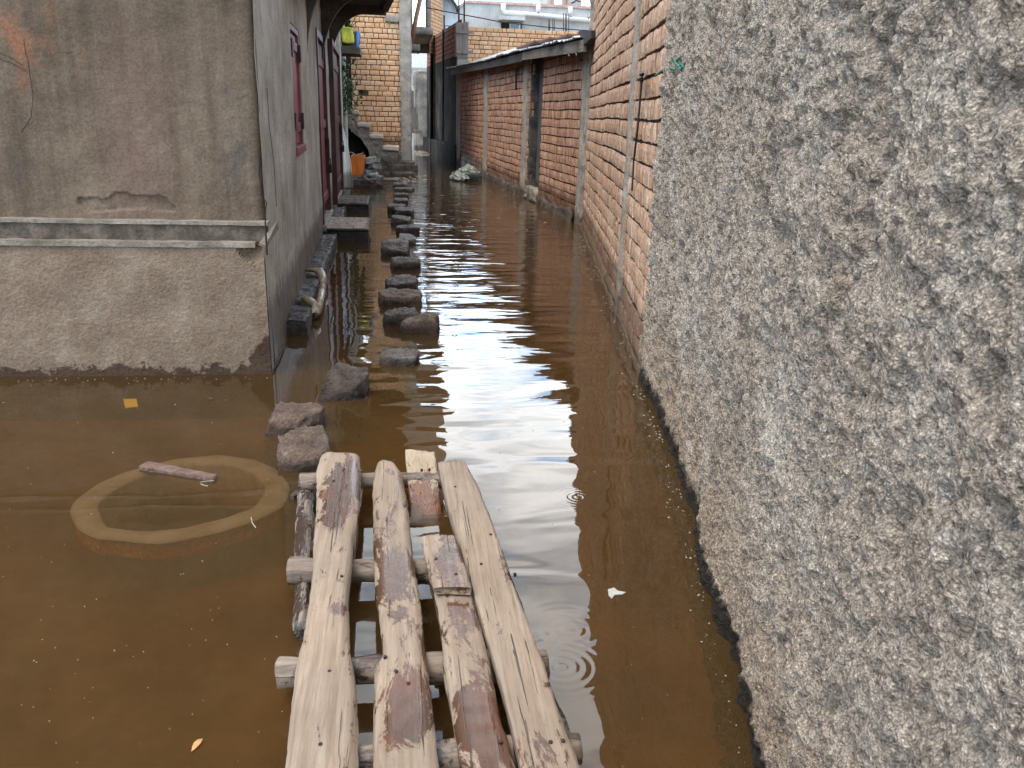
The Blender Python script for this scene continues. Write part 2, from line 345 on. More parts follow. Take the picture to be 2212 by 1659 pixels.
# ------------------------------------------------------------------ material library
M = {}
def dampcorner(m, col):
    zz = m.mth('SUBTRACT', m.z()[2], m.mth('MULTIPLY', m.mth('SUBTRACT', m.noise(9, 6, .7), .5), .30)); k = m.ramp(zz, [(.045, 1.), (.065, 0.)])
    k2 = m.ramp(m.mth('ADD', m.near((-.83, 5.3, 0), (.26, 1, .42), .0), m.mth('MULTIPLY', m.mth('SUBTRACT', m.noise(12, 5, .7), .5), .5)), [(.40, 0.), (.44, 1.)])
    return m.mix(m.mth('MAXIMUM', k, k2), col, m.mix(1, col, (.30, .25, .22), 'MULTIPLY'))
def saltband(m, col):
    zz = m.mth('ADD', m.z()[2], m.mth('MULTIPLY', m.noise(2.5, 4, .6), -.9)); lowz = m.ramp(zz, [(.0, 1.), (.55, 0.)])
    n = m.noise(1, 6, .75, m.vec((26, 26, 3.2), (1, 5, 2))); col = m.mix(m.mth('MULTIPLY', lowz, m.ramp(n, [(.50, 0.), (.60, .8)])), col, (.55, .50, .43))
    return m.mix(m.mth('MULTIPLY', lowz, m.ramp(n, [(.36, .85), (.46, 0.)])), col, (.10, .075, .055))
def pinkish(m, col):
    k = m.mix(1, m.near((-1.55, 5.42, 1.45), (.30, .6, .95), .2), m.ramp(m.noise(3, 5, .6), [(.35, .1), (.65, .7)]), 'MULTIPLY')
    col = m.mix(k, col, (.185, .11, .084))
    k2 = m.mix(1, m.near((-2.25, 5.42, 1.95), (.55, .6, .35), .2), m.ramp(m.noise(4.5, 5, .6, m.vec((1, 1, .5))), [(.5, 0.), (.62, 1.)]), 'MULTIPLY')
    return m.mix(k2, col, (.24, .11, .06))
M['front'] = weather('stained_plaster', (.105, .073, .047), (.165, .117, .078), (.23, .17, .117), 1.7, .5, 60, .0022, 0, sstr=(7, 7, .55), extra=pinkish, stain=(.07, .062, .055), stain_lo=.57)
M['plinth'] = weather('plinth_plaster', (.17, .115, .075), (.22, .155, .105), (.29, .22, .155), 3.2, .12, 60, .0018, 0, stain=(.27, .235, .19), stain_lo=.64, coarse=30, extra=dampcorner)
M['facade'] = weather('alley_plaster', (.23, .19, .142), (.34, .29, .225), (.45, .395, .32), 1.8, .22, 55, .003, .40, extra=saltband, scratch=.12, sstr=(5, 5, .7), stain=(.17, .14, .11), stain_lo=.6)
M['ledge'] = weather('ledge_mortar', (.16, .13, .10), (.24, .20, .155), (.33, .28, .225), 5, .15, 60, .003, 0, stain=(.11,.09,.07), stain_lo=.55)
M['inlay'] = weather('crazy_paving', (.22, .15, .11), (.34, .25, .19), (.46, .37, .30), 7, 0, 60, .003, 0, rough=.5)
M['ledged'] = weather('dark_ledge_mortar', (.065, .05, .036), (.11, .086, .064), (.20, .155, .115), 9, .3, 60, .003, 0)  # darker, blotchier version of the ledge mortar
M['conc'] = weather('old_concrete', (.25, .21, .17), (.34, .295, .24), (.43, .38, .32), 3, .25, 50, .005, .12)
M['concd'] = weather('dark_concrete', (.055, .047, .042), (.085, .073, .064), (.13, .115, .10), 4, .3, 50, .006, .12)
M['stairc'] = weather('stair_concrete', (.17, .135, .105), (.24, .195, .155), (.32, .265, .21), 3, .15, 30, .012, .35)
M['footing'] = weather('mossy_footing', (.05, .038, .024), (.09, .068, .045), (.14, .11, .08), 7, 0, 40, .006, 0)
M['treadm'] = weather('lit_tread', (.36, .29, .225), (.46, .38, .30), (.56, .47, .38), 4, 0, 40, .006, 0)  # paler than the flight: light on the step tops put into the colour
M['wetconc'] = weather('wet_concrete', (.026, .019, .014), (.045, .033, .025), (.08, .062, .048), 6, .2, 60, .006, .0, rough=.45, spec=.28)
M['mortar'] = weather('raked_mortar', (.05, .03, .02), (.075, .045, .03), (.11, .065, .04), 6, 0, 50, .004, 0)
M['mortard'] = weather('dark_mortar', (.022, .015, .012), (.035, .024, .018), (.05, .035, .025), 6, 0, 50, .004, 0)
M['brickO'] = weather('orange_brick', (.56, .29, .14), (.66, .38, .20), (.74, .47, .28), 4, .12, 40, .004, .9, tint=[(0, (.55, .28, .135)), (.5, (.68, .39, .205)), (.85, (.74, .47, .28)), (1, (.52, .35, .23))], sstr=(9, 9, 1.5))
M['brickS'] = weather('shed_brick', (.34, .165, .10), (.50, .27, .17), (.62, .40, .28), 3.0, .9, 45, .004, .35, tint=[(0, (.42, .20, .12)), (.5, (.54, .29, .18)), (1, (.62, .40, .28))], stain=(.13, .105, .09), stain_lo=.56, sstr=(30, 30, 1.3), scratch=.35)
M['brickW'] = weather('alley_brick', (.44, .25, .155), (.57, .36, .24), (.66, .47, .34), 2.4, .85, 50, .004, .30, tint=[(0, (.48, .27, .17)), (.5, (.60, .37, .245)), (1, (.66, .47, .34))], stain=(.25, .205, .17), stain_lo=.60, sstr=(34, 34, 1.1), scratch=.3)
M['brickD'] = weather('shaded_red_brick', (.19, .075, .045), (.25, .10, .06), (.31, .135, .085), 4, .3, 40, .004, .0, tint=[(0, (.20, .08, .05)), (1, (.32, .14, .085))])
M['soot'] = weather('sooty_render', (.018, .015, .013), (.042, .034, .028), (.10, .08, .064), .8, .4, 40, .006, 0, spec=.05, sstr=(5, 5, .5), stain=(.018, .017, .018), stain_lo=.5)
M['paleR'] = weather('pale_render', (.20, .18, .155), (.27, .245, .215), (.34, .31, .275), 3, .3, 50, .005, .2)
M['grey'] = weather('grey_render', (.40, .385, .36), (.50, .485, .455), (.58, .565, .535), 1.2, .15, 30, .004, 0)
M['greyb'] = weather('blue_grey_render', (.38, .42, .45), (.48, .52, .56), (.56, .6, .63), 1.2, .15, 30, .004, 0)
M['white'] = weather('white_wash', (.78, .77, .74), (.84, .83, .81), (.88, .87, .86), 2, .15, 30, .003, 0)
M['cream'] = weather('cream_paint', (.40, .36, .29), (.50, .455, .37), (.58, .53, .44), 3, .25, 40, .003, .2)
M['maroon'] = weather('maroon_paint', (.13, .022, .028), (.19, .034, .04), (.235, .055, .06), 6, .25, 90, .0015, .35, rough=.45, spec=.4)
M['maroond'] = weather('shaded_maroon_paint', (.035, .010, .009), (.058, .016, .014), (.085, .025, .02), 6, .2, 90, .0015, 0, rough=.4, spec=.4)  # maroon with the shading of the doors put into its colour
M['darkslab'] = weather('shaded_slab', (.055, .045, .036), (.085, .07, .056), (.12, .10, .08), 3, .2, 30, .004, 0)
M['iron'] = simple('rusty_iron', (.035, .022, .018), .55, .5, 60, .4)
M['rebar'] = simple('rebar_steel', (.09, .065, .055), .6, .4, 60, .5)
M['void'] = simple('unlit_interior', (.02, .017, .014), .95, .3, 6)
M['black'] = simple('black_sheet', (.015, .014, .015), .5, .3, 20)
M['pvc'] = simple('grey_white_pipe', (.62, .61, .59), .4, .12, 15)
M['pvcb'] = weather('muddy_pipe', (.20, .13, .075), (.30, .21, .12), (.42, .34, .24), 9, .2, 80, .0008, 0, rough=.25, spec=.6)
M['orange'] = simple('orange_plastic', (.62, .16, .015), .45, .12, 12)
M['blue'] = simple('blue_plastic', (.10, .26, .62), .45, .1, 12)
M['cloth'] = weather('dirty_white_sheet', (.72, .70, .63), (.80, .78, .71), (.84, .83, .77), 2.5, .2, 120, .0008, .45, rough=.75)
M['rope'] = simple('pale_rope', (.35, .30, .22), .9, .3, 90)
M['green'] = simple('green_leaf', (.045, .11, .03), .55, .5, 30)
M['leafd'] = simple('dark_leaf', (.05, .10, .03), .55, .5, 30)
M['yellow'] = simple('yellow_plastic', (.75, .52, .03), .5, .15, 12)
M['yellowg'] = simple('yellow_green_wrap', (.52, .50, .05), .5, .35, 9)
M['twine'] = simple('green_twine', (.02, .16, .10), .6, .3, 60)
M['tin'] = simple('corrugated_tin', (.50, .53, .55), .38, .25, 8, .6)
M['tinr'] = simple('rusted_tin', (.13, .06, .035), .7, .4, 8, .2)
M['cement'] = weather('cement_spill', (.42, .37, .29), (.50, .45, .36), (.58, .53, .44), 6, .1, 40, .01, 0)
M['glass'] = simple('window_glass', (.10, .13, .16), .08, .1, 2, 0, .8)
M['metald'] = weather('grey_metal_door', (.075, .078, .08), (.10, .103, .105), (.13, .13, .13), 2.5, .35, 80, .0015, .3, rough=.5, spec=.4)
M['sack'] = weather('wet_sack', (.15, .16, .135), (.23, .24, .205), (.34, .345, .30), 9, 0, 90, .003, .0, rough=.6, stain=(.05, .05, .045), stain_lo=.52)
M['leafo'] = simple('dry_leaf', (.50, .27, .09), .6, .4, 60)
M['speck'] = simple('pale_flecks', (.36, .31, .24), .8, .4, 90)
M['dark_twig'] = simple('dark_twigs', (.05, .032, .022), .8, .4, 60)
M['scrapw'] = simple('pale_plastic_scrap', (.36, .34, .30), .5, .2, 40)
M['teal'] = simple('teal_paint', (.08, .38, .45), .5, .1, 10)

def wood(name, c1, c2, c3, wetc, wet_lo=.52, axis=(55, 2.6, 55), wsc=(7, 2.6, 7), crack=.8, rough=.8, loc=(0, 0, 0), wetat=()):
    m = Mat(name); g = m.noise(1, 8, .72, m.vec(axis, loc), .6); g2 = m.noise(3, 4, .6, m.vec((1, 1, 1), loc))
    col = m.ramp(g, [(.33, c1), (.5, c2), (.67, c3)]); col = m.mix(1, col, m.ramp(g2, [(.3, .8), (.7, 1.12)]), 'MULTIPLY')
    cr = m.noise(1, 3, .5, m.vec((axis[0]*1.1, axis[1]*.55, axis[2]*1.1), (3, 1, 2)), 1.0)
    ck = m.ramp(cr, [(.30, 1.), (.345, 0.)]); col = m.mix(m.mth('MULTIPLY', ck, crack), col, (.06, .04, .028))
    wn = m.noise(1, 10, .80, m.vec(wsc, (loc[0]+1.7, loc[1]+.4, loc[2])), .5); 
    for c_, r_, a_ in wetat: wn = m.mth('ADD', wn, m.mth('MULTIPLY', m.near(c_, r_, .2), a_))
    wk = m.ramp(wn, [(wet_lo, 0.), (wet_lo+.025, 1.)])
    wcol = m.mix(m.ramp(m.noise(6, 4, .6), [(.45, 0.), (.7, 1.)]), wetc, (wetc[0]*1.6, wetc[1]*1.15, wetc[2]*.9))
    col = m.mix(wk, col, m.mix(.3, wcol, m.mix(1, col, wcol, 'MULTIPLY')))
    r = m.mth('SUBTRACT', rough, m.mth('MULTIPLY', wk, rough-.24))
    dn = m.noise(1, 3, .5, m.vec((38, 20, 38), (2, 6, 1))); dk = m.ramp(dn, [(.24, 1.), (.27, 0.)]); col = m.mix(m.mth('MULTIPLY', dk, .6), col, (.09, .06, .045))
    h = m.mth('SUBTRACT', m.mth('ADD', g, m.mth('MULTIPLY', m.noise(90, 3, .6), .3)), m.mth('MULTIPLY', ck, 1.6))
    m.b.inputs['Coat Roughness'].default_value = .12; m.set(m.b.inputs['Coat Weight'], m.mth('MULTIPLY', wk, .28))
    return m.fin(col, r, m.bump(h, .0045), .4)
W1 = (.20, .138, .092); W2c = (.275, .198, .138); W3 = (.34, .257, .190); WET = (.095, .044, .022)
def fbw(x, y, z=.17): return tuple(atz(576+.4379*x, 932.6+.4379*y, z))
M['plankA'] = wood('weathered_plank_grey', W1, W2c, W3, WET, .555, loc=(0, 0, 0), wetat=((fbw(375, 330), (.11, .50, .3), .22), (fbw(320, 880), (.07, .05, .3), .1)))
M['plankB'] = wood('weathered_plank_wet', W1, W2c, W3, WET, .52, loc=(3, 2, 0), wetat=((fbw(640, 720), (.08, .26, .3), .12), (fbw(640, 1400), (.09, .25, .3), .16)))
M['plankC'] = wood('weathered_plank_half_wet', W1, W2c, W3, WET, .53, loc=(7, 5, 0), wetat=((fbw(900, 660, .2), (.09, .16, .3), .15), (fbw(960, 880), (.07, .14, .3), .12), (fbw(1060, 1400), (.10, .28, .3), .14)))
M['plankD'] = wood('weathered_plank_dry', W1, W2c, (.33, .25, .185), WET, .575, loc=(11, 9, 0))
M['plankE'] = wood('yellowish_board', (.29, .205, .125), (.36, .27, .175), (.40, .315, .22), (.16, .065, .03), .60, loc=(5, 1, 0), wetat=((fbw(785, 360, .08), (.2, .30, .4), .35),))
M['log'] = wood('barkless_log', (.10, .07, .05), (.19, .138, .10), (.28, .215, .16), (.05, .033, .025), .52, axis=(3, 45, 45), wsc=(3, 5, 5))
M['pole'] = wood('dark_bark_pole', (.07, .052, .04), (.16, .12, .09), (.34, .28, .22), (.045, .032, .026), .48, axis=(45, 3, 45), wsc=(12, 3, 12))
M['beam'] = wood('sooty_fascia_wood', (.022, .017, .015), (.05, .038, .031), (.10, .08, .062), (.03, .02, .016), .7, axis=(3, 3, 40), wsc=(3, 3, 3), crack=.3)
M['beaml'] = wood('grey_fascia_wood', (.09, .075, .06), (.15, .125, .10), (.21, .18, .145), (.08, .06, .05), .7, axis=(3, 3, 40), wsc=(3, 3, 3), crack=.3)
M['form'] = wood('formwork_boards', (.13, .105, .088), (.20, .165, .14), (.27, .23, .195), (.10, .08, .06), .7, axis=(30, 30, 2), wsc=(3, 3, 3), crack=.5)
M['prop'] = wood('timber_prop', (.32, .16, .08), (.42, .23, .13), (.50, .30, .18), (.2, .1, .06), .8, axis=(30, 30, 2), wsc=(3, 3, 3), crack=.3)
M['stick'] = wood('wet_brown_stick', (.09, .05, .035), (.14, .082, .058), (.20, .13, .10), (.08, .04, .03), .6, axis=(20, 40, 40), wsc=(8, 8, 8))

def stone_mat(name, a, b, c, rough=.38, bd=.022):
    m = Mat(name); n = m.noise(9, 7, .68); col = m.ramp(n, [(.33, a), (.5, b), (.66, c)]); v = m.noise(70, 5, .75)
    col = m.mix(1, col, m.ramp(v, [(.32, .40), (.5, .95), (.68, 1.75)]), 'MULTIPLY'); zz = m.z()[2]
    k = m.ramp(m.mth('ADD', zz, m.mth('MULTIPLY', n, -.06)), [(-.02, 1.), (.035, 0.)]); col = m.mix(k, col, m.mix(1, col, (.4, .33, .28), 'MULTIPLY'))
    h = m.mth('ADD', m.mth('MULTIPLY', m.noise(26, 6, .7), 2.), v); return m.fin(col, m.ramp(n, [(.3, rough-.1), (.7, rough+.2)]), m.bump(h, bd), .5)
M['stone'] = stone_mat('wet_granite', (.042, .027, .018), (.075, .050, .035), (.14, .10, .072), .34)
M['stonep'] = stone_mat('pinkish_granite', (.085, .048, .030), (.155, .095, .063), (.26, .18, .125), .5)
M['stonel'] = stone_mat('pale_granite', (.09, .072, .056), (.17, .14, .115), (.31, .27, .235), .36)

# rough-cast wall
m = Mat('rough_cast_render'); n = m.noise(3.2, 8, .66); col = m.ramp(n, [(.30, (.44, .345, .265)), (.5, (.56, .455, .365)), (.68, (.65, .56, .47))])
col = m.mix(m.ramp(m.noise(7, 5, .6), [(.58, 0.), (.70, .5)]), col, (.62, .55, .48)); col = m.mix(m.ramp(m.noise(13, 6, .7), [(.56, 0.), (.66, .5)]), col, (.24, .19, .15))
col = m.mix(m.ramp(m.noise(5, 4, .6, m.vec((1, 1, 1), (4, 4, 4))), [(.6, 0.), (.72, .5)]), col, (.44, .31, .21))
v = m.noise(105, 5, .8); col = m.mix(1, col, m.ramp(v, [(.34, .42), (.46, .92), (.66, 1.35)]), 'MULTIPLY')
vg = m.vor(165); vh = m.vor(75); col = m.mix(1, col, m.ramp(vg, [(.15, 1.45), (.65, .86)]), 'MULTIPLY'); col = m.mix(1, col, m.ramp(vh, [(.2, 1.22), (.7, .84)]), 'MULTIPLY')
v3 = m.noise(260, 3, .8); col = m.mix(1, col, m.ramp(v3, [(.36, .55), (.5, 1.), (.64, 1.35)]), 'MULTIPLY')
v2 = m.noise(52, 4, .7); col = m.mix(1, col, m.ramp(v2, [(.36, .55), (.46, 1.), (.7, 1.1)]), 'MULTIPLY')
zz = m.mth('ADD', m.z()[2], m.mth('MULTIPLY', m.noise(14, 5, .65), -.13)); k = m.ramp(zz, [(0., 1.), (.018, .8), (.05, 0.)]); k2 = m.ramp(zz, [(0., .55), (.6, 0.)])
col = m.mix(k2, col, m.mix(1, col, (.85, .68, .5), 'MULTIPLY')); col = m.mix(k, col, (.040, .030, .022))
M['roughcast'] = m.fin(col, m.mth('SUBTRACT', .92, m.mth('MULTIPLY', k, .5)), m.bump(m.mth('ADD', m.mth('SUBTRACT', m.mth('ADD', v, m.mth('MULTIPLY', v3, .3)), m.mth('ADD', m.mth('MULTIPLY', vg, .5), m.mth('MULTIPLY', vh, .9))), m.mth('ADD', m.mth('MULTIPLY', m.noise(30, 5, .75), 2.2), m.mth('MULTIPLY', v2, 1.2))), .024), .25)

# mud bed, water
m = Mat('mud_bed'); n = m.noise(1.6, 6, .6); M['mud'] = m.fin(m.ramp(n, [(.3, (.08, .055, .028)), (.5, (.15, .103, .055)), (.7, (.23, .155, .085))]), .9, m.bump(m.noise(12, 4), .02), .1)
m = Mat('silted_rim'); n = m.noise(9, 6, .6); M['silt'] = m.fin(m.ramp(n, [(.3, (.22, .175, .145)), (.6, (.34, .275, .235)), (.8, (.28, .25, .185))]), .9, m.bump(n, .006), .1)
M['rimbrick'] = weather('submerged_brick', (.35, .10, .04), (.45, .15, .06), (.5, .2, .09), 5, 0, 40, .004, 0)
M['pit'] = simple('murky_pit', (.032, .034, .016), .9, .3, 4)
m = Mat('muddy_water'); xyz = m.z(); y = xyz[1]
far = m.ramp(m.mth('MULTIPLY', y, 1/24), [(0., .0), (.17, .05), (.24, .35), (.36, .8), (.55, 1.), (1, .8)])
w1 = m.noise(1, 2, .5, m.vec((1.2, 3.6, 1)), .6); w2 = m.noise(1, 3, .5, m.vec((4.0, 15, 1), (5, 2, 0)), .5); w3 = m.noise(1, 2, .5, m.vec((.9, 1.9, 1), (1, 8, 0)), .5)
w4 = m.noise(1, 1.5, .4, m.vec((1.3, 3.4, 1), (4, 1, 3)), .5)
low = m.ramp(m.mth('MULTIPLY', y, 1/24), [(0., .35), (.10, .6), (.16, .9), (.30, 1.0), (1, .4)])
low = m.mth('MULTIPLY', low, 1.5)
h = m.mth('ADD', m.mth('MULTIPLY', w1, 1.9), m.mth('ADD', m.mth('MULTIPLY', w2, .16), m.mth('MULTIPLY', w3, 1.3)))
xk = m.ramp(m.mth('ADD', m.mth('MULTIPLY', xyz[0], .5), .5), [(0., .12), (.3, .3), (.45, .8), (.62, 1.), (.9, .8)])
h = m.mth('MULTIPLY', m.mth('ADD', m.mth('MULTIPLY', h, far), m.mth('MULTIPLY', w4, low)), xk)
for (u, v, rr, fq, am) in ((1248, 1074, .15, 260, .012), (1215, 1440, .18, 190, .016), (1225, 1360, .2, 170, .006), (905, 850, .26, 75, .02)):
    p = atz(u, v); nn = m.t.nodes.new('ShaderNodeVectorMath'); nn.operation = 'DISTANCE'; m.t.links.new(m.pos, nn.inputs[0]); nn.inputs[1].default_value = tuple(p)
    dd = nn.outputs['Value']; h = m.mth('ADD', h, m.mth('MULTIPLY', m.mth('SINE', m.mth('MULTIPLY', dd, fq)), m.ramp(m.mth('MULTIPLY', dd, 1/rr), [(0, am), (1, 0.)])))
nrm = m.bump(h, .0105)
nt_ = m.t; dif = nt_.nodes.new('ShaderNodeBsdfDiffuse'); tr = nt_.nodes.new('ShaderNodeBsdfTransparent'); gl = nt_.nodes.new('ShaderNodeBsdfGlossy'); fr_ = nt_.nodes.new('ShaderNodeFresnel')
m1 = nt_.nodes.new('ShaderNodeMixShader'); m2 = nt_.nodes.new('ShaderNodeMixShader'); va = nt_.nodes.new('ShaderNodeVolumeAbsorption')
m.set(dif.inputs[0], m.ramp(m.noise(.9, 5, .6), [(.3, (.070, .0395, .014)), (.5, (.090, .0505, .0175)), (.7, (.108, .063, .024))]))
tr.inputs[0].default_value = (.95, .85, .68, 1); gl.inputs['Roughness'].default_value = .012; gl.inputs[0].default_value = (1, 1, 1, 1); fr_.inputs[0].default_value = 1.40
m.set(gl.inputs['Normal'], nrm); m.set(fr_.inputs['Normal'], nrm)
nt_.nodes.remove(m.b); m1.inputs[0].default_value = .46
L2 = nt_.links.new; L2(tr.outputs[0], m1.inputs[1]); L2(dif.outputs[0], m1.inputs[2]); L2(fr_.outputs[0], m2.inputs[0]); L2(m1.outputs[0], m2.inputs[1]); L2(gl.outputs[0], m2.inputs[2]); L2(m2.outputs[0], m.out.inputs['Surface'])
va.inputs[0].default_value = (.80, .62, .33, 1); va.inputs[1].default_value = 4.0; L2(va.outputs[0], m.out.inputs['Volume'])
M['water'] = m.m

# ------------------------------------------------------------------ setting
b = MB(); b.add([(-300, -300, -.3), (300, -300, -.3), (300, 300, -.3), (-300, 300, -.3)], [[0, 1, 2, 3]]); tag(b.build('ground', M['mud']), kind='structure')
b = MB(); b.rbox(XF, -40, 40, -20, 90, -.9, 0, cell=500); tag(b.build('water', M['water']), kind='structure')

# ------------------------------------------------------------------ left house
FL = Frame((-.83, 5.30), (-1.17, 17.8)); YU = 5.43; LEN = FL.len
hl = thing('plastered_house', (-4.5, 11, 0), 'brown stained plaster house on the left with maroon shutters and doors along the flooded alley', 'house')
def f8(x, y): return (.2976*x, .2976*y)
pgf = np.array([(555, 1450), (580, 1435), (770, 1447), (830, 1405), (900, 1385), (970, 1412), (1050, 1425), (1110, 1420), (1150, 1415), (1210, 1445), (1280, 1500), (1280, 1525), (1180, 1535), (1140, 1540), (1060, 1515), (920, 1520), (800, 1530), (690, 1535), (620, 1525), (560, 1480)])
PF = np.array([aty(*f8(*p), YU)[[0, 2]] for p in pgf])
def inside(X, Z, P):
    r = np.zeros(X.shape, bool); n = len(P); j = n-1
    for i in range(n):
        xi, zi = P[i]; xj, zj = P[j]; c = ((zi > Z) != (zj > Z)) & (X < (xj-xi)*(Z-zi)/((zj-zi) if abs(zj-zi) > 1e-9 else 1e-9)+xi); r ^= c; j = i
    return r
zl1 = float(aty(300, 474, YU)[2]); zl0 = float(aty(300, 522, 5.3)[2])   # upper and lower ledge heights
xc = float(aty(551, 0, YU)[0])
def frontwall():
    b = MB(); X, Z = np.meshgrid(np.arange(-2.75, -.905, .0085), np.arange(zl1-.02, 2.5, .0085), indexing='ij')
    J = fbm(np.stack([X*18, Z*18, 0*X], -1), 3, 4)*.014; ins = inside(X+J, Z+J*.7, PF)
    Y = YU+fbm(np.stack([X*1.6, Z*1.6, 0*X], -1), 3, 8)*.018+fbm(np.stack([X*22, Z*22, 0*X], -1), 3, 2)*.0015+ins*(.016+fbm(np.stack([X*14, Z*14, 0*X+3], -1), 4, 2)*.012)
    low = np.clip((1.35-Z)/.4, 0, 1); Y += fbm(np.stack([X*7, Z*11, 0*X+5], -1), 4, 5)*.006*low
    b.grid(np.stack([X, Y, Z], -1), 0)
    x0 = float(X[-1, 0]); e = Y[-1]; zz = Z[-1]
    A = np.linspace(0, 1, 9)[:, None]; th = A*math.pi/2                   # rounded corner into the alley side
    cx_ = x0+.07*np.sin(th)+0*zz; cy_ = e[None]+.07*(1-np.cos(th)); b.grid(np.stack([cx_, cy_, zz[None]+0*cx_], -1), 0)
    b.add([(-9, YU+.003, 0), (-2.74, YU+.003, 0), (-2.74, YU+.003, 6.2), (-9, YU+.003, 6.2)], [[0, 1, 2, 3]], 0)
    def tz(x): return 2.95+max(0, (-.75-x))*1.0
    b.add([(-2.76, YU+.004, 2.49), (-.83, YU+.004, 2.49), (-.83, YU+.004, tz(-.83)), (-2.76, YU+.004, 6.2 if False else tz(-2.76))], [[0, 1, 2, 3]], 0)
    return b
frontwall().build('front_wall', M['front'], hl, smooth=True)
# plinth with broken top corner
b = MB(); X, Z = np.meshgrid(np.arange(-2.75, -.829, .011), np.arange(-.35, zl0+.001, .011), indexing='ij')
chip = np.clip(1-np.hypot((X+.90)/.10, (Z-zl0)/.13), 0, 1); Y = 5.30+fbm(np.stack([X*2, Z*2, 0*X], -1), 3, 18)*.014+fbm(np.stack([X*34, Z*34, 0*X], -1), 4, 12)*.0016+(chip > .02)*(.02+chip*.06+fbm(np.stack([X*22, Z*22, 0*X], -1), 3, 6)*.02)
b.grid(np.stack([X, Y, Z], -1)); b.rbox(XF, -9, -2.74, 5.3, YU, -.35, zl0, cell=1)
xe = X[-1]; 
A = np.array([[YU, zl0], [5.3, zl0]])
b.add([(-2.74, 5.30, zl0), (-.90, 5.30, zl0+.001), (-.86, 5.33, zl0-.02), (-.86, YU+.02, zl0), (-2.74, YU+.02, zl0)], [[0, 1, 2, 3, 4]])
b.build('plinth', M['plinth'], hl, smooth=False)
b = MB(); b.rbox(XF, -9, -.82, YU-.075, YU+.02, zl1-.12, zl1-.018, cell=.04, amp=.006, freq=14, seed=3); b.build('ledge_band', M['ledged'], hl)
b = MB(); b.rbox(XF, -9, -.81, YU-.085, YU+.02, zl1-.018, zl1+.004, cell=.03, amp=.004, freq=14, seed=4); b.rbox(XF, -9, -.885, 5.290, YU-.06, zl0-.030, zl0+.003, cell=.03, amp=.005, freq=14, seed=5)
A4 = [aty(560, 524, 5.297), aty(601, 474, YU), aty(602, 486, YU), aty(574, 530, 5.297)]; b.prism(A4, (0, .004, -.02)); b.build('ledge', M['ledge'], hl)
# alley side with openings
def yof(x, off=0.):
    return FL.at(*Z1(x, 755), off)[0]
sh = (FL.at(*Z1(182, 755))[0], FL.at(*Z1(240, 755))[0], 1.33, 2.36)
d1 = (FL.at(*Z1(348, 755))[0], FL.at(*Z1(400, 755))[0], .20, 2.62)
d2 = (FL.at(*Z1(423, 755))[0], FL.at(*Z1(473, 755))[0], .16, 2.72)
b = MB(); openwall(b, FL, .13, LEN, -.35, 2.95, 0, [(*sh,), (*d1,), (*d2,)], 0, reveal=.14, cell=.12, amp=.02)
openwall(b, FL, 0, .13, -.35, zl0-.03, 0, [], 0, cell=.06)
openwall(b, FL, 4.2, LEN, 2.95, 4.6, 0, [], 0, cell=.5)
b.add([FL.p(LEN, 0, -.35), FL.p(LEN, -5, -.35), FL.p(LEN, -5, 4.6), FL.p(LEN, 0, 4.6)], [[0, 1, 2, 3]]); b.add([FL.p(4.2, 0, 2.95), FL.p(4.2, -5, 2.95), FL.p(4.2, -5, 4.6), FL.p(4.2, 0, 4.6)], [[0, 1, 2, 3]])
b.build('alley_wall', M['facade'], hl, smooth=False)
b = MB(); b.add([(-.55, 4.95, 2.86), (-.7, 9.7, 2.86), (-4, 9.7, 6.4), (-4, 4.95, 6.4)], [[0, 1, 2, 3]]); b.add([(-.55, 4.95, 2.92), (-.7, 9.7, 2.92), (-4, 9.7, 6.46), (-4, 4.95, 6.46)], [[0, 1, 2, 3]])
b.add([(-.55, 4.95, 2.86), (-.55, 4.95, 2.92), (-4, 4.95, 6.46), (-4, 4.95, 6.4)], [[0, 1, 2, 3]]); b.add([(-.55, 4.95, 2.86), (-.55, 4.95, 2.92), (-.7, 9.7, 2.92), (-.7, 9.7, 2.86)], [[0, 1, 2, 3]])
b.add([(-9, 4.95, 2.2), (-9, 9.7, 2.2), (-4, 9.7, 6.4), (-4, 4.95, 6.4)], [[0, 1, 2, 3]])
b.add([FL.p(4.2, .15, 4.6), FL.p(LEN+.1, .15, 4.6), FL.p(LEN+.1, -5, 4.7), FL.p(4.2, -5, 4.7)], [[0, 1, 2, 3]]); b.build('roof', M['darkslab'], hl)
# shutters
wd = MB(); s0, s1, z0, z1 = sh; mid = (s0+s1)/2
for a, c in ((s0, s0+.06), (s1-.06, s1)): wd.rbox(FL, a, c, -.06, -.005, z0, z1, cell=2)
wd.rbox(FL, s0-.03, s1+.03, -.06, .02, z0-.07, z0, cell=2); wd.rbox(FL, s0+.06, s1-.06, -.06, -.005, z1-.05, z1, cell=2)
win = wd.build('window_frame', M['maroon'], hl, bevel=.004)
for a, c in ((s0+.065, mid-.006), (mid+.006, s1-.065)):
    q = MB(); n = 4
    for i in range(n): q.rbox(FL, a+(c-a)*i/n+.003, a+(c-a)*(i+1)/n-.003, -.055, -.03, z0+.01, z1-.06, cell=2)
    for zz in (z0+.12, z1-.2): q.rbox(FL, a+.02, c-.02, -.03, -.012, zz, zz+.08, cell=2)
    q.build('shutter', M['maroon'], hl, bevel=.002)
for sx in (s0+.01, s1-.09):
    for zz in (z0+.14, z1-.28):
        q = MB(); q.rbox(FL, sx, sx+.09, -.005, .015, zz, zz+.15, cell=1); q.build('hinge', M['iron'], hl)
# window canopy slab
q = MB(); q.rbox(FL, 1.9, FL.S(np.array([-.9, 8.85])), 0, .30, 2.72, 2.86, cell=.1, amp=.006, seed=2); q.build('window_canopy', M['facade'], hl, smooth=True)
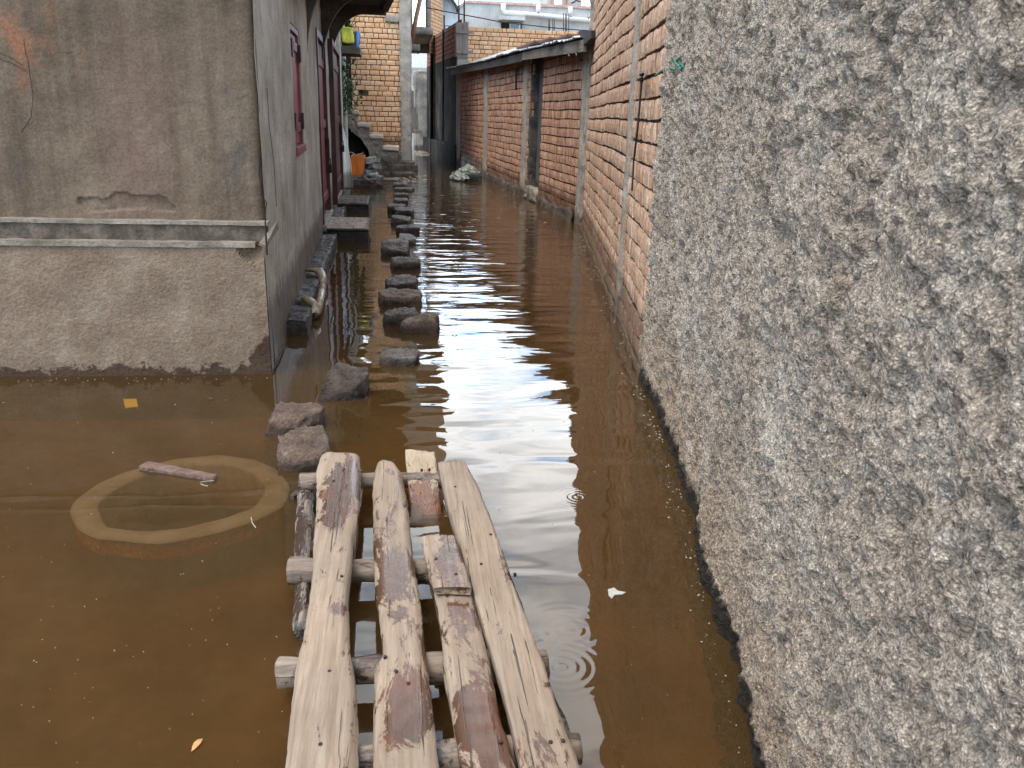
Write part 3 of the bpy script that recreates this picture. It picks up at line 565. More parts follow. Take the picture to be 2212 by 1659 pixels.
# doors
def door(dr, matl, out, name_lock=True, split=False):
    s0, s1, z0, z1 = dr; q = MB()
    for a, c in ((s0, s0+.08), (s1-.08, s1)): q.rbox(FL, a, c, -.10, out+.02, z0, z1, cell=3)
    q.rbox(FL, s0+.08, s1-.08, -.10, out+.02, z1-.09, z1, cell=3); fr = q.build('door_frame', M['maroond'], hl, bevel=.005)
    q = MB(); n = 6 if not split else 3
    for i in range(n): a = s0+.085+(s1-s0-.17)*i/n; c = s0+.085+(s1-s0-.17)*(i+1)/n; q.rbox(FL, a+.003, c-.003, -.07, out-.03, z0+.02, z1-.1, cell=3)
    for zz in (z0+.2, (z0+z1)/2, z1-.4): q.rbox(FL, s0+.11, s1-.11, out-.03, out-.008, zz, zz+.11, cell=3)
    dd = q.build('door', matl, hl, bevel=.003)
    for zz in (z0+.35, z1-.6): k = MB(); k.rbox(FL, s0-.02, s0+.12, out, out+.018, zz, zz+.16, cell=1); k.build('hinge', M['iron'], dd)
    k = MB(); zz = 1.12 if out < .02 else 1.25; k.rbox(FL, s1-.24, s1-.02, out, out+.03, zz+.10, zz+.15, cell=1); k.rbox(FL, s1-.2, s1-.15, out, out+.035, zz-.16, zz+.12, cell=1)
    k.tube(FL.p([s1-.2, s1-.2, s1-.13, s1-.13, s1-.2], out+.04, [zz-.16, zz-.24, zz-.24, zz-.16, zz-.16]), .012, 6); k.build('bolt', M['iron'], dd)
    k = MB(); k.rbox(FL, s1-.22, s1-.11, out+.02, out+.06, zz-.36, zz-.24, cell=1); k.build('padlock', M['iron'], dd, bevel=.01)
    q = MB(); q.rbox(FL, s0-.06, s1+.06, -.14, .05, z0-.10, z0, cell=.06, amp=.008, freq=12, seed=9); q.build('door_sill', M['conc'], hl, smooth=True)
door(d1, M['maroon'], .0); door(d2, M['maroond'], .06, split=True)
q = MB(); q.rbox(FL, d2[1]+.1, d2[1]+.2, 0, .04, .2, 2.4, cell=3); q.build('wall_batten', M['maroond'], hl, bevel=.004)
# balcony canopy with arched brackets over the doors
cs0 = FL.S(np.array([-1, 9.6])); cs1 = FL.S(np.array([-1.1, 14.9])); zc = 3.28
q = MB(); P = [FL.p(cs0, 0, zc), FL.p(cs0, 1.15, zc), FL.p(cs1, .95, zc), FL.p(cs1, 0, zc)]; q.prism(P, (0, 0, .16)); q.prism([FL.p(cs0, 1.06, zc-.06), FL.p(cs0, 1.17, zc-.06), FL.p(cs1, .97, zc-.06), FL.p(cs1, .86, zc-.06)], (0, 0, .06)); cnp = q.build('balcony_slab', M['darkslab'], hl, bevel=.01)
for sa, dm in ((cs1-.12, .93), (cs1-2.3, 1.0), (cs0+.1, 1.08)):
    pts = [FL.p(sa, .002, zc), FL.p(sa, dm, zc), FL.p(sa, dm, zc-.12)]
    for t in np.linspace(0, 1, 14): a = t*math.pi/2; pts.append(FL.p(sa, dm*.62-(dm*.62)*math.sin(a)+.002, zc-.12-.95*(1-math.cos(a))))
    q = MB(); q.prism(pts, FL.p(1, 0, 0)*.11-FL.p(0, 0, 0)*.11); q.build('bracket', M['darkslab'], hl)
q = MB()
for pth in ([(180, 290), (190, 370), (210, 440), (225, 560), (247, 690), (232, 850), (200, 900), (160, 960)], [(0, 380), (100, 425), (165, 475), (212, 525), (150, 492), (80, 455), (0, 430)], [(1940, 640), (1955, 900), (1990, 1180), (2008, 1500)]):
    q = MB(); q.tube([aty(*f8(*p), YU-.008)+np.array([0, -.012, 0]) for p in pth], .0022, 5); q.build('dark_line', M['iron'], hl)  # wall crack, wire loop and corner seam, each drawn as a thin dark tube
# dashed jagged crack down the plinth corner
q = MB(); P = [aty(*f8(*p), 5.293) for p in [(1875, 1110-0), (1885, 1180), (1880, 1270), (1897, 1340), (1900, 1420), (1935, 1470), (1925, 1560), (1930, 1700), (1940, 1850)]]
q.tube([p+np.array([0, -.002, 0]) for p in P], [.003, .005, .004, .006, .004, .003, .004, .006, .006], 5); q.build('crack', M['iron'], hl)

# ------------------------------------------------------------------ steps, kerb, drain pipe by the doors
def f6(x, y): return (576+.19843*x, 356.6+.19843*y)
def f7(x, y): return (548.6+.281*x, 603.5+.281*y)
def slabstep(fr_px, tr_px, br_px, bl_px, label, seed, inlay):
    P = atz(*f6(*fr_px)); yf = P[1]; zt = float(aty(*f6(*tr_px), yf)[2]); TR = aty(*f6(*tr_px), yf); BR = atz(*f6(*br_px), zt); BL = atz(*f6(*bl_px), zt)
    xr = float(TR[0]); yb = float(BR[1])
    t = thing('doorstep', (xr-.35, (yf+yb)/2, 0), label, 'doorstep', 'doorsteps of the left house')
    F = Frame((xr-.9, yf), (xr-.9+.9, yf+0.02), -1); q = MB(); L_ = .9
    q.rbox(F, .34, L_, 0, yb-yf, -.3, zt-.02, cell=.03, amp=.012, freq=12, seed=seed); q.build('block', M['concd'], t, smooth=True)
    q = MB(); q.rbox(F, .30, L_+.01, -.015, yb-yf+.01, zt-.02, zt+.004, cell=.03, amp=.006, freq=14, seed=seed+1); q.build('top_slab', M['wetconc'], t, smooth=True)
    if inlay:
        rs = np.random.RandomState(seed); q = MB(); y = .03
        while y < yb-yf-.04:
            h = rs.uniform(.10, .17); x = .33
            while x < L_-.02:
                wv = rs.uniform(.08, .26); x1 = min(x+wv, L_-.01); y1 = min(y+h, yb-yf-.01)
                sk = rs.uniform(-.03, .03); c = [(x+.008, y+.008+sk*.2), (x1-.006, y+.01-sk*.4), (x1-.010, y1-.008+sk*.2), (x+.005, y1-.01-sk*.3)]
                q.prism([F.p(a, bb, zt+.003) for a, bb in c], (0, 0, .012)); x = x1
            y += h
        q.build('stone_inlay', M['inlay'] if inlay == 1 else M['ledged'], t, bevel=.003)
    return zt
slabstep((1100, 828), (1100, 705), (1085, 580), (740, 575), 'concrete doorstep inlaid with pale crazy paving before the nearer maroon door', 3, 1)
slabstep((1100, 522), (1100, 428), (1092, 340), (800, 340), 'dark wet doorstep block before the far maroon door', 5, 2)
kt = thing('kerb', FL.p(5, .12, 0), 'dark wet broken kerb of concrete blocks along the foot of the plaster house', 'kerb')
kz = .11; kp = []
for (pn, pf, sd) in ((f7(320, 318), f7(370, 195), 1), (f6(400, 1428), f6(470, 1235), 2), (f6(528, 1130), f6(692, 745), 3), (f6(778, 575), f6(800, 450), 4), (f6(845, 335), f6(868, 265), 5)):
    A_, B_ = atz(*pn, kz), atz(*pf, kz); Fk = Frame(A_, B_); q = MB(); q.rbox(Fk, 0, Fk.len, -.105, .09, -.3, kz, cell=.02, amp=.026, freq=10, seed=sd, rnd=.02); q.build('kerb_block', M['wetconc'], kt)
for (px, sd) in ((f7(365, 160), 2), (f6(480, 1190), 7)):
    p = atz(*px, .08); rock('kerb_rubble', M['stone'], p[0], p[1], .10, .16, .22, .3, sd, sub=3).parent = kt
    o = bpy.data.objects['kerb_rubble' if sd == 2 else 'kerb_rubble.001']; o.matrix_parent_inverse = parent_inv(kt)
dp = thing('drain_pipe', atz(*f6(590, 1400)), 'muddy plastic drain pipe with two elbows lying beside the kerb of the plaster house', 'pipe')
def P6(x, y, z): return atz(*f6(x, y), z)
q = MB(); q.tube([P6(610, 1300, .06), P6(598, 1400, .055), P6(555, 1600, .045)], .034, 14); q.build('pipe', M['pvcb'], dp, smooth=True)
q = MB(); q.tube([P6(420, 1140, .17), P6(520, 1143, .17), P6(575, 1158, .16), P6(600, 1195, .13), P6(610, 1245, .10), P6(612, 1300, .07)], [.016, .022, .042, .045, .042, .04], 14); q.build('elbow', M['pvcb'], dp, smooth=True)
q = MB(); q.tube([P6(385, 1455, .15), P6(450, 1470, .15), P6(500, 1500, .13), P6(525, 1550, .09), P6(530, 1620, .05), P6(525, 1650, .02)], [.016, .03, .038, .042, .041, .043], 14); q.build('elbow', M['pvcb'], dp, smooth=True)
q = MB(); P = [atz(*f7(228, 508), .02), atz(*f7(190, 620), .012), atz(*f7(140, 722), .008)]; q.tube(P, .006, 6); tag(q.build('twig', M['dark_twig'], smooth=True), 'thin dark twig leaning at the water by the corner of the plaster house', 'twig')

# ------------------------------------------------------------------ things beside the far door
q = MB(); yq = 17.1; n, mm = 26, 40; G = np.zeros((n, mm, 3))
Lp = [(700, 462), (900, 474), (1100, 486), (1265, 497)]; Rp = [(700, 468), (830, 500), (950, 541), (1100, 566), (1255, 581)]
for j in range(mm):
    yy = 700+(1262-700)*j/(mm-1); xl = np.interp(yy, [p[0] for p in Lp], [p[1] for p in Lp]); xr = np.interp(yy, [p[0] for p in Rp], [p[1] for p in Rp])
    for i in range(n):
        t = i/(n-1); P = aty(*Z1(xl+(xr-xl)*t, yy), yq); fold = math.sin(t*7+j*.09)*.022*min(1, j/12)+math.sin(t*17+j*.16)*.006; G[i, j] = P+np.array([0, fold+.25*t*0, 0])
q.grid(G); o = q.build('hanging_sheet', M['cloth'], smooth=True); sm = o.modifiers.new('solid', 'SOLIDIFY'); sm.thickness = .006
tag(o, 'dirty white plastic sheet hanging beside the far maroon door', 'sheet')
yb_ = 20.4; bk = thing('bucket', aty(*Z1(608, 1190), yb_), 'square orange bucket with rope handle standing beside the white sheet', 'bucket')
c0 = aty(*Z1(568, 1190), yb_); c1 = aty(*Z1(645, 1190), yb_); t0 = aty(*Z1(562, 1045), yb_); t1 = aty(*Z1(652, 1045), yb_)
def bx8(q, x0, x1, x2, x3, y0, y1, z0, z1, wl=.012):
    out = [(x0, y0, z0), (x1, y0, z0), (x1, y1, z0), (x0, y1, z0), (x2, y0-.01, z1), (x3, y0-.01, z1), (x3, y1+.01, z1), (x2, y1+.01, z1)]
    inn = [(x0+wl, y0+wl, z0+wl), (x1-wl, y0+wl, z0+wl), (x1-wl, y1-wl, z0+wl), (x0+wl, y1-wl, z0+wl), (x2+wl, y0, z1), (x3-wl, y0, z1), (x3-wl, y1, z1), (x2+wl, y1, z1)]
    q.add(out+inn, [[0, 1, 2, 3], [0, 1, 5, 4], [1, 2, 6, 5], [2, 3, 7, 6], [3, 0, 4, 7], [8, 9, 10, 11], [8, 9, 13, 12], [9, 10, 14, 13], [10, 11, 15, 14], [11, 8, 12, 15], [4, 5, 13, 12], [5, 6, 14, 13], [6, 7, 15, 14], [7, 4, 12, 15]])
q = MB(); bx8(q, c0[0], c1[0], t0[0], t1[0], yb_, yb_+.8, c0[2], t0[2]); q.rbox(XF, c0[0]+(c1[0]-c0[0])*.55, c0[0]+(c1[0]-c0[0])*.58, yb_-.02, yb_, c0[2]+.02, t0[2]-.02, cell=1); q.build('body', M['orange'], bk, bevel=.02)
q = MB(); q.tube([aty(*Z1(*p), yb_-.03) for p in [(556, 1020), (575, 1022), (590, 1035), (594, 1045), (586, 1062), (596, 1045), (610, 1035), (630, 1030), (645, 1027), (647, 1017)]], .012, 6); q.build('rope_handle', M['rope'], bk, smooth=True)
for i, (xa, ya, wx, wy, zt, sd, lb) in enumerate(((606, 1255, .85, .9, float(c0[2]), 11, 'dark block carrying the orange bucket'), (680, 1255, .6, .6, .16, 12, 'low lump of wet rubble in front of the rubbish by the stairs'))):
    p = atz(*Z1(xa, ya)); q = MB(); q.rbox(XF, p[0]-wx/2, p[0]+wx/2, p[1], p[1]+wy, -.3, zt, cell=.06, amp=.05 if i == 0 else .16, freq=5, seed=sd); tag(q.build('rubble_block', M['stone']), lb, 'rubble')
q = MB(); rs = np.random.RandomState(3)
for i in range(26):
    p = atz(*Z1(rs.uniform(645, 715), rs.uniform(1195, 1240))); s_ = rs.uniform(.1, .28); a = rs.uniform(0, 3.1); F = Frame(p, p+np.array([math.cos(a), math.sin(a), 0])); zz = rs.uniform(0, .55)*(1-abs(i-13)/20); q.rbox(F, -s_, s_, -s_*.5, s_*.5, zz, zz+rs.uniform(.03, .12), cell=.1, amp=.05, freq=5, seed=i)
tag(q.build('rubbish_heap', M['sack'], smooth=False), 'pile of muddy boards and rags under the concrete stairs beside the orange bucket', 'rubbish')
q = MB(); rs = np.random.RandomState(5)
for i in range(9):
    p = aty(*Z1(655+i*8, 1180+rs.uniform(-4, 10)), 20.6); q.rbox(XF, p[0]-.07, p[0]+.09, p[1]-.1, p[1]+.1, p[2]-.05, p[2]+.06, cell=.04, amp=.06, freq=9, seed=i)
tag(q.build('plastic_bag', M['scrapw'], smooth=True), 'crumpled white and red plastic bag beside the orange bucket', 'bag')

xl = float(aty(*Z1(560, 500), 25.6)[0]); xv = float(aty(759, 160, 25.5)[0])
# neighbouring porch behind the plaster house
nb = thing('neighbour_porch', (-2.2, 21, 0), 'cream post and dark porch between the plaster house and the orange brick building', 'porch')
q = MB(); q.rbox(XF, aty(*Z1(470, 500), 18.4)[0]-.1, aty(*Z1(500, 500), 18.4)[0], 18.0, 18.6, -.3, 4.2, cell=.1, amp=.01); q.build('wall_stub', M['facade'], nb, smooth=True)
xp0, xp1 = aty(*Z1(503, 600), 20.)[0], aty(*Z1(531, 600), 20.)[0]; q = MB(); q.rbox(XF, xp0, xp1, 20., 20.3, -.3, 4.0, cell=.1, amp=.01); q.build('post', M['cream'], nb, smooth=True)
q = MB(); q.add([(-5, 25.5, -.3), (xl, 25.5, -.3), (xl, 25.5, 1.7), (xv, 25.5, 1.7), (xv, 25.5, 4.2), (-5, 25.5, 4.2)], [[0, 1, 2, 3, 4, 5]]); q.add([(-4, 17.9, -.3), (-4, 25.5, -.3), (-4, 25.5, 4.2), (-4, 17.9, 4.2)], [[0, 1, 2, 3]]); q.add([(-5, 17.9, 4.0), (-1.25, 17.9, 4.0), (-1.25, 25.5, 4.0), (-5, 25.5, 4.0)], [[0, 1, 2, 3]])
q.build('shade_backing', M['void'], nb)  # near-black sheets added so the porch interior looks dark
yS = 18.7; a_ = aty(*Z1(478, 358), yS); b_ = aty(*Z1(626, 362), yS); q = MB(); zt_ = aty(*Z1(600, 310), yS)[2]
q.prism([(a_[0], yS, a_[2]), (b_[0], yS, a_[2]), (b_[0]+.0, yS, zt_-.02), (b_[0]-.14, yS, zt_), (a_[0], yS, zt_)], (0, 1.0, 0)); q.build('window_ledge', M['darkslab'], nb, bevel=.01)
# blue pail, potted plant on the ledge
px = [(588, 210), (625, 216), (618, 305), (592, 303)]; P = [aty(*Z1(*p), yS+.35) for p in px]; cxp = (P[0][0]+P[1][0])/2; bz0 = zt_; bz1 = float(P[0][2]); r1 = (P[1][0]-P[0][0])/2; r0 = (P[2][0]-P[3][0])/2
bp = thing('pail', (cxp, yS+.35, bz0), 'blue plastic pail standing on the ledge beside the potted plant', 'pail')
q = MB(); q.tube([(cxp, yS+.35, bz0), (cxp, yS+.35, bz0+.02), (cxp, yS+.35, bz1-.03), (cxp, yS+.35, bz1-.03), (cxp, yS+.35, bz1)], [r0*.9, r0, r1*.95, r1*1.12, r1*1.12], 20); q.build('body', M['blue'], bp, smooth=False)
q = MB(); th = np.linspace(0, math.pi, 12); q.tube(np.stack([cxp+r1*1.1*np.cos(th), yS+.2-0*th, bz1-.05-.28*np.sin(th)], 1), .008, 6); q.build('handle', M['iron'], bp)
pt = thing('potted_plant', (aty(*Z1(545, 300), yS+.4)[0], yS+.4, zt_), 'spiky green plant in a pot with yellow wrapping on the ledge beside the blue pail', 'potted plant')
pc = aty(*Z1(552, 300), yS+.4); q = MB(); q.tube([(pc[0], pc[1], zt_), (pc[0], pc[1], zt_+.30)], [.14, .19], 16); q.build('pot', M['concd'], pt)
q = MB(); p = aty(*Z1(542, 238), yS+.1); q.rbox(XF, p[0]-.11, p[0]+.11, yS+.05, yS+.25, p[2]-.14, p[2]+.14, cell=.04, amp=.06, freq=5, seed=3); q.build('wrapper', M['yellowg'], pt, smooth=True)
q = MB(); rs = np.random.RandomState(8)
for i in range(22):
    a = rs.uniform(0, 6.28); ln = rs.uniform(.25, .55); up = rs.uniform(.15, .6); b0 = np.array([pc[0], pc[1]-.1, zt_+.3]); k = np.array([math.cos(a), math.sin(a), 0])
    pts = [b0+k*ln*t+np.array([0, 0, up*t-.35*t*t*ln*2]) for t in np.linspace(0, 1, 6)]; sidev = np.cross(k, [0, 0, 1])*.022
    for t in range(5): q.add([pts[t]-sidev*(1-t/5), pts[t]+sidev*(1-t/5), pts[t+1]+sidev*(1-(t+1)/5.01), pts[t+1]-sidev*(1-(t+1)/5.01)], [[0, 1, 2, 3]])
q.build('leaves', M['green'], pt)
def leafball(q, c, rx, rz, n, sz, rs, mat=0):
    for i in range(n):
        d = rs.normal(size=3)*np.array([rx, rx, rz])*.5; p = c+d; a = rs.normal(size=3); a /= np.linalg.norm(a); b2 = np.cross(a, rs.normal(size=3)); b2 /= np.linalg.norm(b2)
        s_ = sz*rs.uniform(.6, 1.3); q.add([p-a*s_, p+b2*s_*.45, p+a*s_, p-b2*s_*.45], [[0, 1, 2, 3]], mat)
vn = thing('climbing_vine', aty(*Z1(515, 720), 19.8), 'leafy green vine climbing the cream post above the concrete stairs', 'vine')
q = MB(); rs = np.random.RandomState(4)
for (x, y, rx, rz, n) in ((545, 665, .30, .5, 260), (520, 620, .2, .35, 110), (560, 600, .22, .3, 80), (525, 710, .18, .3, 80), (555, 540, .2, .28, 26), (520, 500, .16, .3, 22), (590, 405, .22, .22, 22), (540, 455, .2, .25, 30), (600, 490, .2, .2, 14)): leafball(q, aty(*Z1(x, y), 19.7), rx*.9, rz, int(n*.6), .05, rs)
q.build('foliage', M['leafd'], vn)
q = MB(); q.tube([aty(*Z1(*p), 19.75) for p in [(530, 740), (520, 660), (545, 600), (525, 520), (550, 450), (595, 400)]], .012, 5); q.tube([aty(*Z1(*p), 19.75) for p in [(545, 600), (580, 520), (605, 490)]], .008, 5); q.build('stem', M['dark_twig'], vn)

# ------------------------------------------------------------------ orange brick building, column and concrete stairs
YO = 25.6; ob = thing('brick_building', (0, 27, 0), 'unfinished orange brick building with a rough concrete corner column behind the stairs', 'building')
FO = Frame((-3.2, YO), (0, YO)); xl = float(aty(*Z1(560, 500), YO)[0]); cxl = float(aty(865, 240, YO)[0]); cxr = float(aty(889.5, 240, YO)[0]); sx = lambda x: x+3.2
hp = [aty(*Z2(*p), YO) for p in [(728, 1620), (798, 1545)]]
def bw(q): bricks(q, FO, sx(xl), sx(cxl)+.05, .55, 11.0, .14, .27, seed=21, gap=.016, vgap=.007, holes=[(sx(hp[0][0]), sx(hp[1][0]), hp[0][2], hp[1][2])], zbot=-.3, er=.006)
q = MB(); bw(q); q.build('wall', [M['brickO'], M['mortar']], ob, weld=False)
q = MB(); q.rbox(XF, hp[0][0]-.1, hp[1][0]+.1, YO+.08, YO+.1, hp[0][2]-.1, hp[1][2]+.1, cell=1); q.build('hole_shade', M['void'], ob)  # dark box added behind the brick hole as its shade
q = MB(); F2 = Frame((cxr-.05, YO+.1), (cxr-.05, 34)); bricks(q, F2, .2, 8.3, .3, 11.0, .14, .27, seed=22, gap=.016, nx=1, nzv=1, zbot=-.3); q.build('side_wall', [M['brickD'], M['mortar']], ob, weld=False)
q = MB(); q.rbox(XF, cxl, cxr, YO-.07, YO+.3, -.3, 11.0, cell=.07, amp=.035, freq=5, seed=6); q.rbox(XF, cxl-.42, cxl+.1, YO-.05, YO+.2, float(aty(*Z2(1400, 390), YO)[2]), float(aty(*Z2(1400, 255), YO)[2]), cell=.05, amp=.07, freq=6, seed=7); q.build('corner_column', M['conc'], ob, smooth=True)
q = MB(); q.rbox(XF, sx(0)*0-1.8, cxl+.02, YO-.06, YO+.1, -.3, .58, cell=.08, amp=.03, freq=6, seed=9); q.build('base_render', M['stairc'], ob, smooth=True)
q = MB(); q.rbox(XF, -2.2, 1.62, YO-.7, YO+8, 7.6, 7.9, cell=1); q.rbox(XF, -2.2, 1.3, YO-.4, YO+7.5, 7.9, 11.6, cell=1); q.build('upper_storey', M['conc'], ob)
YT = 24.55; st = thing('stairs', (0, YT+.5, 0), 'rough concrete stairs rising left against the orange brick wall', 'stairs')
sp = [(470, 740), (598, 748), (606, 835), (685, 843), (690, 912), (770, 922), (775, 992), (876, 1000), (880, 1080), (990, 1088), (1004, 1120), (1004, 1175), (700, 1180), (682, 1010), (640, 940), (600, 900), (540, 850), (470, 790)]
P = [aty(*Z1(*p), YT) for p in sp]; zw = -.3
for i in (11, 12): P[i] = np.array([P[i][0], YT, zw])
bm = bmesh.new(); vs = [bm.verts.new(p) for p in P]; f = bm.faces.new(vs); r = bmesh.ops.extrude_face_region(bm, geom=[f]); bmesh.ops.translate(bm, verts=[v for v in r['geom'] if isinstance(v, bmesh.types.BMVert)], vec=(0, YO-YT+.02, 0))
bmesh.ops.triangulate(bm, faces=bm.faces)
for it in range(5):
    ed = [e for e in bm.edges if e.calc_length() > .09]
    if ed and len(bm.verts) < 30000: bmesh.ops.subdivide_edges(bm, edges=ed, cuts=1); bmesh.ops.triangulate(bm, faces=bm.faces)
bmesh.ops.recalc_face_normals(bm, faces=bm.faces)
V = np.array([v.co[:] for v in bm.verts]); Fc = [[v.index for v in f.verts] for f in bm.faces]; bm.free(); V = V+vnoise(V, .03, 6, 4, 3)
q = MB(); q.add(V, Fc); q.build('flight', M['stairc'], st)
pr = [aty(*Z1(*p), YT+.55) for p in [(480, 790), (545, 862), (602, 908), (640, 945), (684, 1015), (700, 1150), (480, 1200)]]; q = MB(); q.prism(pr, (0, .4, 0)); q.build('shade_block', M['void'], st)  # black block standing in for the shade under the flight
for x0, x1, y0, y1 in ((545, 602, 744, 752), (606, 688, 832, 843), (690, 773, 908, 921), (776, 880, 986, 1002)):
    a, c = aty(*Z1(x0, y1), YT-.03), aty(*Z1(x1, y0), YT-.03); q = MB(); q.rbox(XF, a[0], c[0]+.02, YT-.03, YO-.02, a[2]-.03, c[2]+.015, cell=.04, amp=.025, freq=7, seed=int(x0)); q.build('tread', M['treadm'], st, smooth=True)
q = MB(); xx = aty(*Z1(1004, 1160), YT); q.rbox(XF, aty(*Z1(835, 1140), YT-.45)[0], xx[0]+.02, YT-.05, YT+.9, -.3, float(aty(*Z1(990, 1105), YT)[2]), cell=.05, amp=.05, freq=5, seed=12); q.build('bottom_step', M['stairc'], st, smooth=True)
p0 = atz(*Z1(838, 1178)); p1 = atz(*Z1(982, 1178)); zt2 = float(aty(*Z1(905, 1158), p0[1])[2]); q = MB(); q.rbox(XF, p0[0], p1[0], p0[1], p0[1]+.75, -.3, zt2, cell=.06, amp=.02, freq=6, seed=4); tag(q.build('stone_slab', M['wetconc'], smooth=True), 'flat grey slab standing in the water at the foot of the concrete stairs', 'slab')

# unfinished balcony building, prop, further houses
YB = 33.5; bb = thing('unfinished_house', (1, 36, 0), 'unfinished concrete frame house with a jutting balcony slab left of the dark alley wall', 'house')
def zq(x, y, Y): return aty(*Z2(x, y), Y)
def boxpx(q, x0, y0, x1, y1, Y, dep, f=Z2, cell=.15, amp=.02, sd=0):
    a, b2 = aty(*f(x0, y1), Y), aty(*f(x1, y0), Y); q.rbox(XF, min(a[0], b2[0]), max(a[0], b2[0]), Y, Y+dep, min(a[2], b2[2]), max(a[2], b2[2]), cell=cell, amp=amp, freq=4, seed=sd)
q = MB(); boxpx(q, 1500, 475, 2010, 590, YB, 4.5, amp=.03); q.build('balcony_slab', M['conc'], bb, smooth=True)
q = MB(); boxpx(q, 1585, -500, 1650, 480, YB+.4, .4, sd=2); q.build('column', M['conc'], bb, smooth=True)
q = MB(); boxpx(q, 1885, -500, 1980, 480, YB+.2, .5, sd=3); q.build('column', M['conc'], bb, smooth=True)
q = MB(); boxpx(q, 1500, 770, 1790, 880, YB-.2, 1.6, sd=4); q.build('lower_slab', M['conc'], bb, smooth=True)
q = MB(); boxpx(q, 1300, 590, 1990, 900, YB+4.4, .3, amp=0, cell=3); q.build('shade_backing', M['darkslab'], bb)  # dark panel standing in for the shaded underside of the balcony slab
q = MB(); a = zq(1640, 785, YB-.1); c = zq(1815, -120, YB-.35); q.tube([a, (a+c)/2+np.array([-.03, 0, 0]), c], .085, 8); tag(q.build('timber_prop', M['prop'], smooth=True), 'reddish wooden pole leaning as a prop before the concrete balcony slab', 'prop')
YG = 42.; 
def f4(x, y): return (877.8+.0992*x, .0992*y)
def f9(x, y): return (932.6+.1736*x, .1736*y)
q = MB(); a0 = aty(*f4(530, 600), 37); a1 = aty(*f4(640, 600), 37); Fb = Frame((a0[0], 37.), (a1[0]+.4, 39.)); z_ = float(a0[2])-1
bt = thing('brick_house', (a0[0], 38, 0), 'tall narrow orange brick house behind the unfinished balcony', 'house'); bricks(q, Fb, 0, Fb.len, z_, float(aty(*f4(600, -400), 37)[2]), .14, .27, seed=31, nx=1, nzv=1, gap=.02, zbot=0); q.build('wall', [M['brickO'], M['mortar']], bt, weld=False)
gh = thing('gabled_house', (3, 44, 0), 'pale blue-grey gabled house behind the dark brick alley wall', 'house')
P = [aty(*f4(*p), YG) for p in [(680, 900), (690, 250), (860, -160), (1090, 200), (1110, 900)]]; P[0][2] = P[4][2] = -.3; q = MB(); q.prism(P, (.0, 7, 0)); q.build('wall', M['greyb'], gh)
q = MB()
for A_, B_ in (((625, 330), (862, -185)), ((862, -185), (1140, 235))):
    a, c = aty(*f4(*A_), YG-.35), aty(*f4(*B_), YG-.35); q.prism([a, c, c+np.array([0, 0, .16]), a+np.array([0, 0, .16])], (0, 7.8, 0))
q.build('roof', M['darkslab'], gh)
for x in (770,): q = MB(); boxpx(q, x-12, 560, x+20, 740, YG-.02, .05, f4, 1, 0); q.build('window', M['maroond'], gh)
for x in (725, 820):
    q = MB(); q.tube([aty(*f4(x, 720), YG-3), aty(*f4(x-4, 330), YG-3)], .03, 5); q.tube([aty(*f4(x+12, 720), YG-3), aty(*f4(x+8, 330), YG-3)], .03, 5); q.build('downpipe', M['rebar'], gh)
q = MB(); 
for yy in (565, 625, 690): q.tube([aty(*f4(840, yy), YG-3), aty(*f4(965, yy), YG-3)], .02, 5)
q.build('railing', M['rebar'], gh)
YH = 47.; gr = thing('grey_house', (8, 49, 0), 'long grey rendered house with a white pipe above the orange brick wall', 'house')
P = [aty(*f9(*p), YH) for p in [(300, 400), (300, 130), (430, 35), (2100, 118), (2100, 400)]]; P[0][2] = P[4][2] = -.3; q = MB(); q.prism(P, (0, 8, 0)); q.build('wall', M['grey'], gr)
q = MB(); P = [aty(*f9(*p), YH-.06) for p in [(300, 130), (430, 35), (2100, 118), (2100, 80), (430, 8), (300, 95)]]; q.prism(P, (0, .5, 0)); q.build('coping', weather('pink_brick_coping', (.5, .27, .22), (.6, .36, .3), (.62, .42, .36), 6, 0, 40, .01, 0), gr)
q = MB(); q.tube([aty(*f9(*p), YH-.25) for p in [(890, 45), (890, 120), (893, 140), (905, 155), (1320, 190), (1990, 262)]], .13, 10); q.build('pipe', M['pvc'], gr, smooth=True)
for x, y0, y1 in ((1325, 60, 185), (1725, 85, 215)): q = MB(); q.tube([aty(*f9(x, y0), YH-.25), aty(*f9(x, y1), YH-.25)], .12, 10); q.build('pipe', M['pvc'], gr, smooth=True)
q = MB(); boxpx(q, 862, 270, 1122, 420, YH-.06, .1, f9, 1, 0); wn = q.build('window', M['void'], gr)
q = MB(); boxpx(q, 965, 288, 1105, 420, YH-.10, .06, f9, 1, 0); q.build('window_frame', M['pvc'], wn)
q = MB(); boxpx(q, 985, 306, 1085, 420, YH-.13, .05, f9, 1, 0); q.build('pane', M['glass'], wn)
q = MB(); boxpx(q, 848, 205, 1165, 240, YH-.7, .7, f9, 1, 0); boxpx(q, 870, 240, 1140, 262, YH-.4, .4, f9, 1, 0); q.build('window_canopy', M['grey'], gr)
q = MB(); q.prism([aty(*f9(*p), YH+4) for p in [(430, 60), (450, -30), (1300, -30), (1360, 60)]], (0, 6, .4)); q.build('roof', M['tin'], gr)
uh = thing('upper_house', (14, 58, 0), 'pale house with a white door and pipes rising above the grey house roof', 'house'); q = MB(); a = aty(*f9(1440, 90), 58); c = aty(*f9(1872, -80), 58); q.rbox(XF, a[0], c[0], 58, 64, -.3, c[2], cell=20); q.build('wall', M['grey'], uh)
q = MB(); boxpx(q, 1520, -60, 1625, 70, 57.9, .1, f9, 1, 0); q.build('door', M['white'], uh)
for x in (1495, 1668, 1690): q = MB(); boxpx(q, x-14, -60, x+6, 75, 57.85, .1, f9, 1, 0); q.build('pillar', M['prop'], uh)
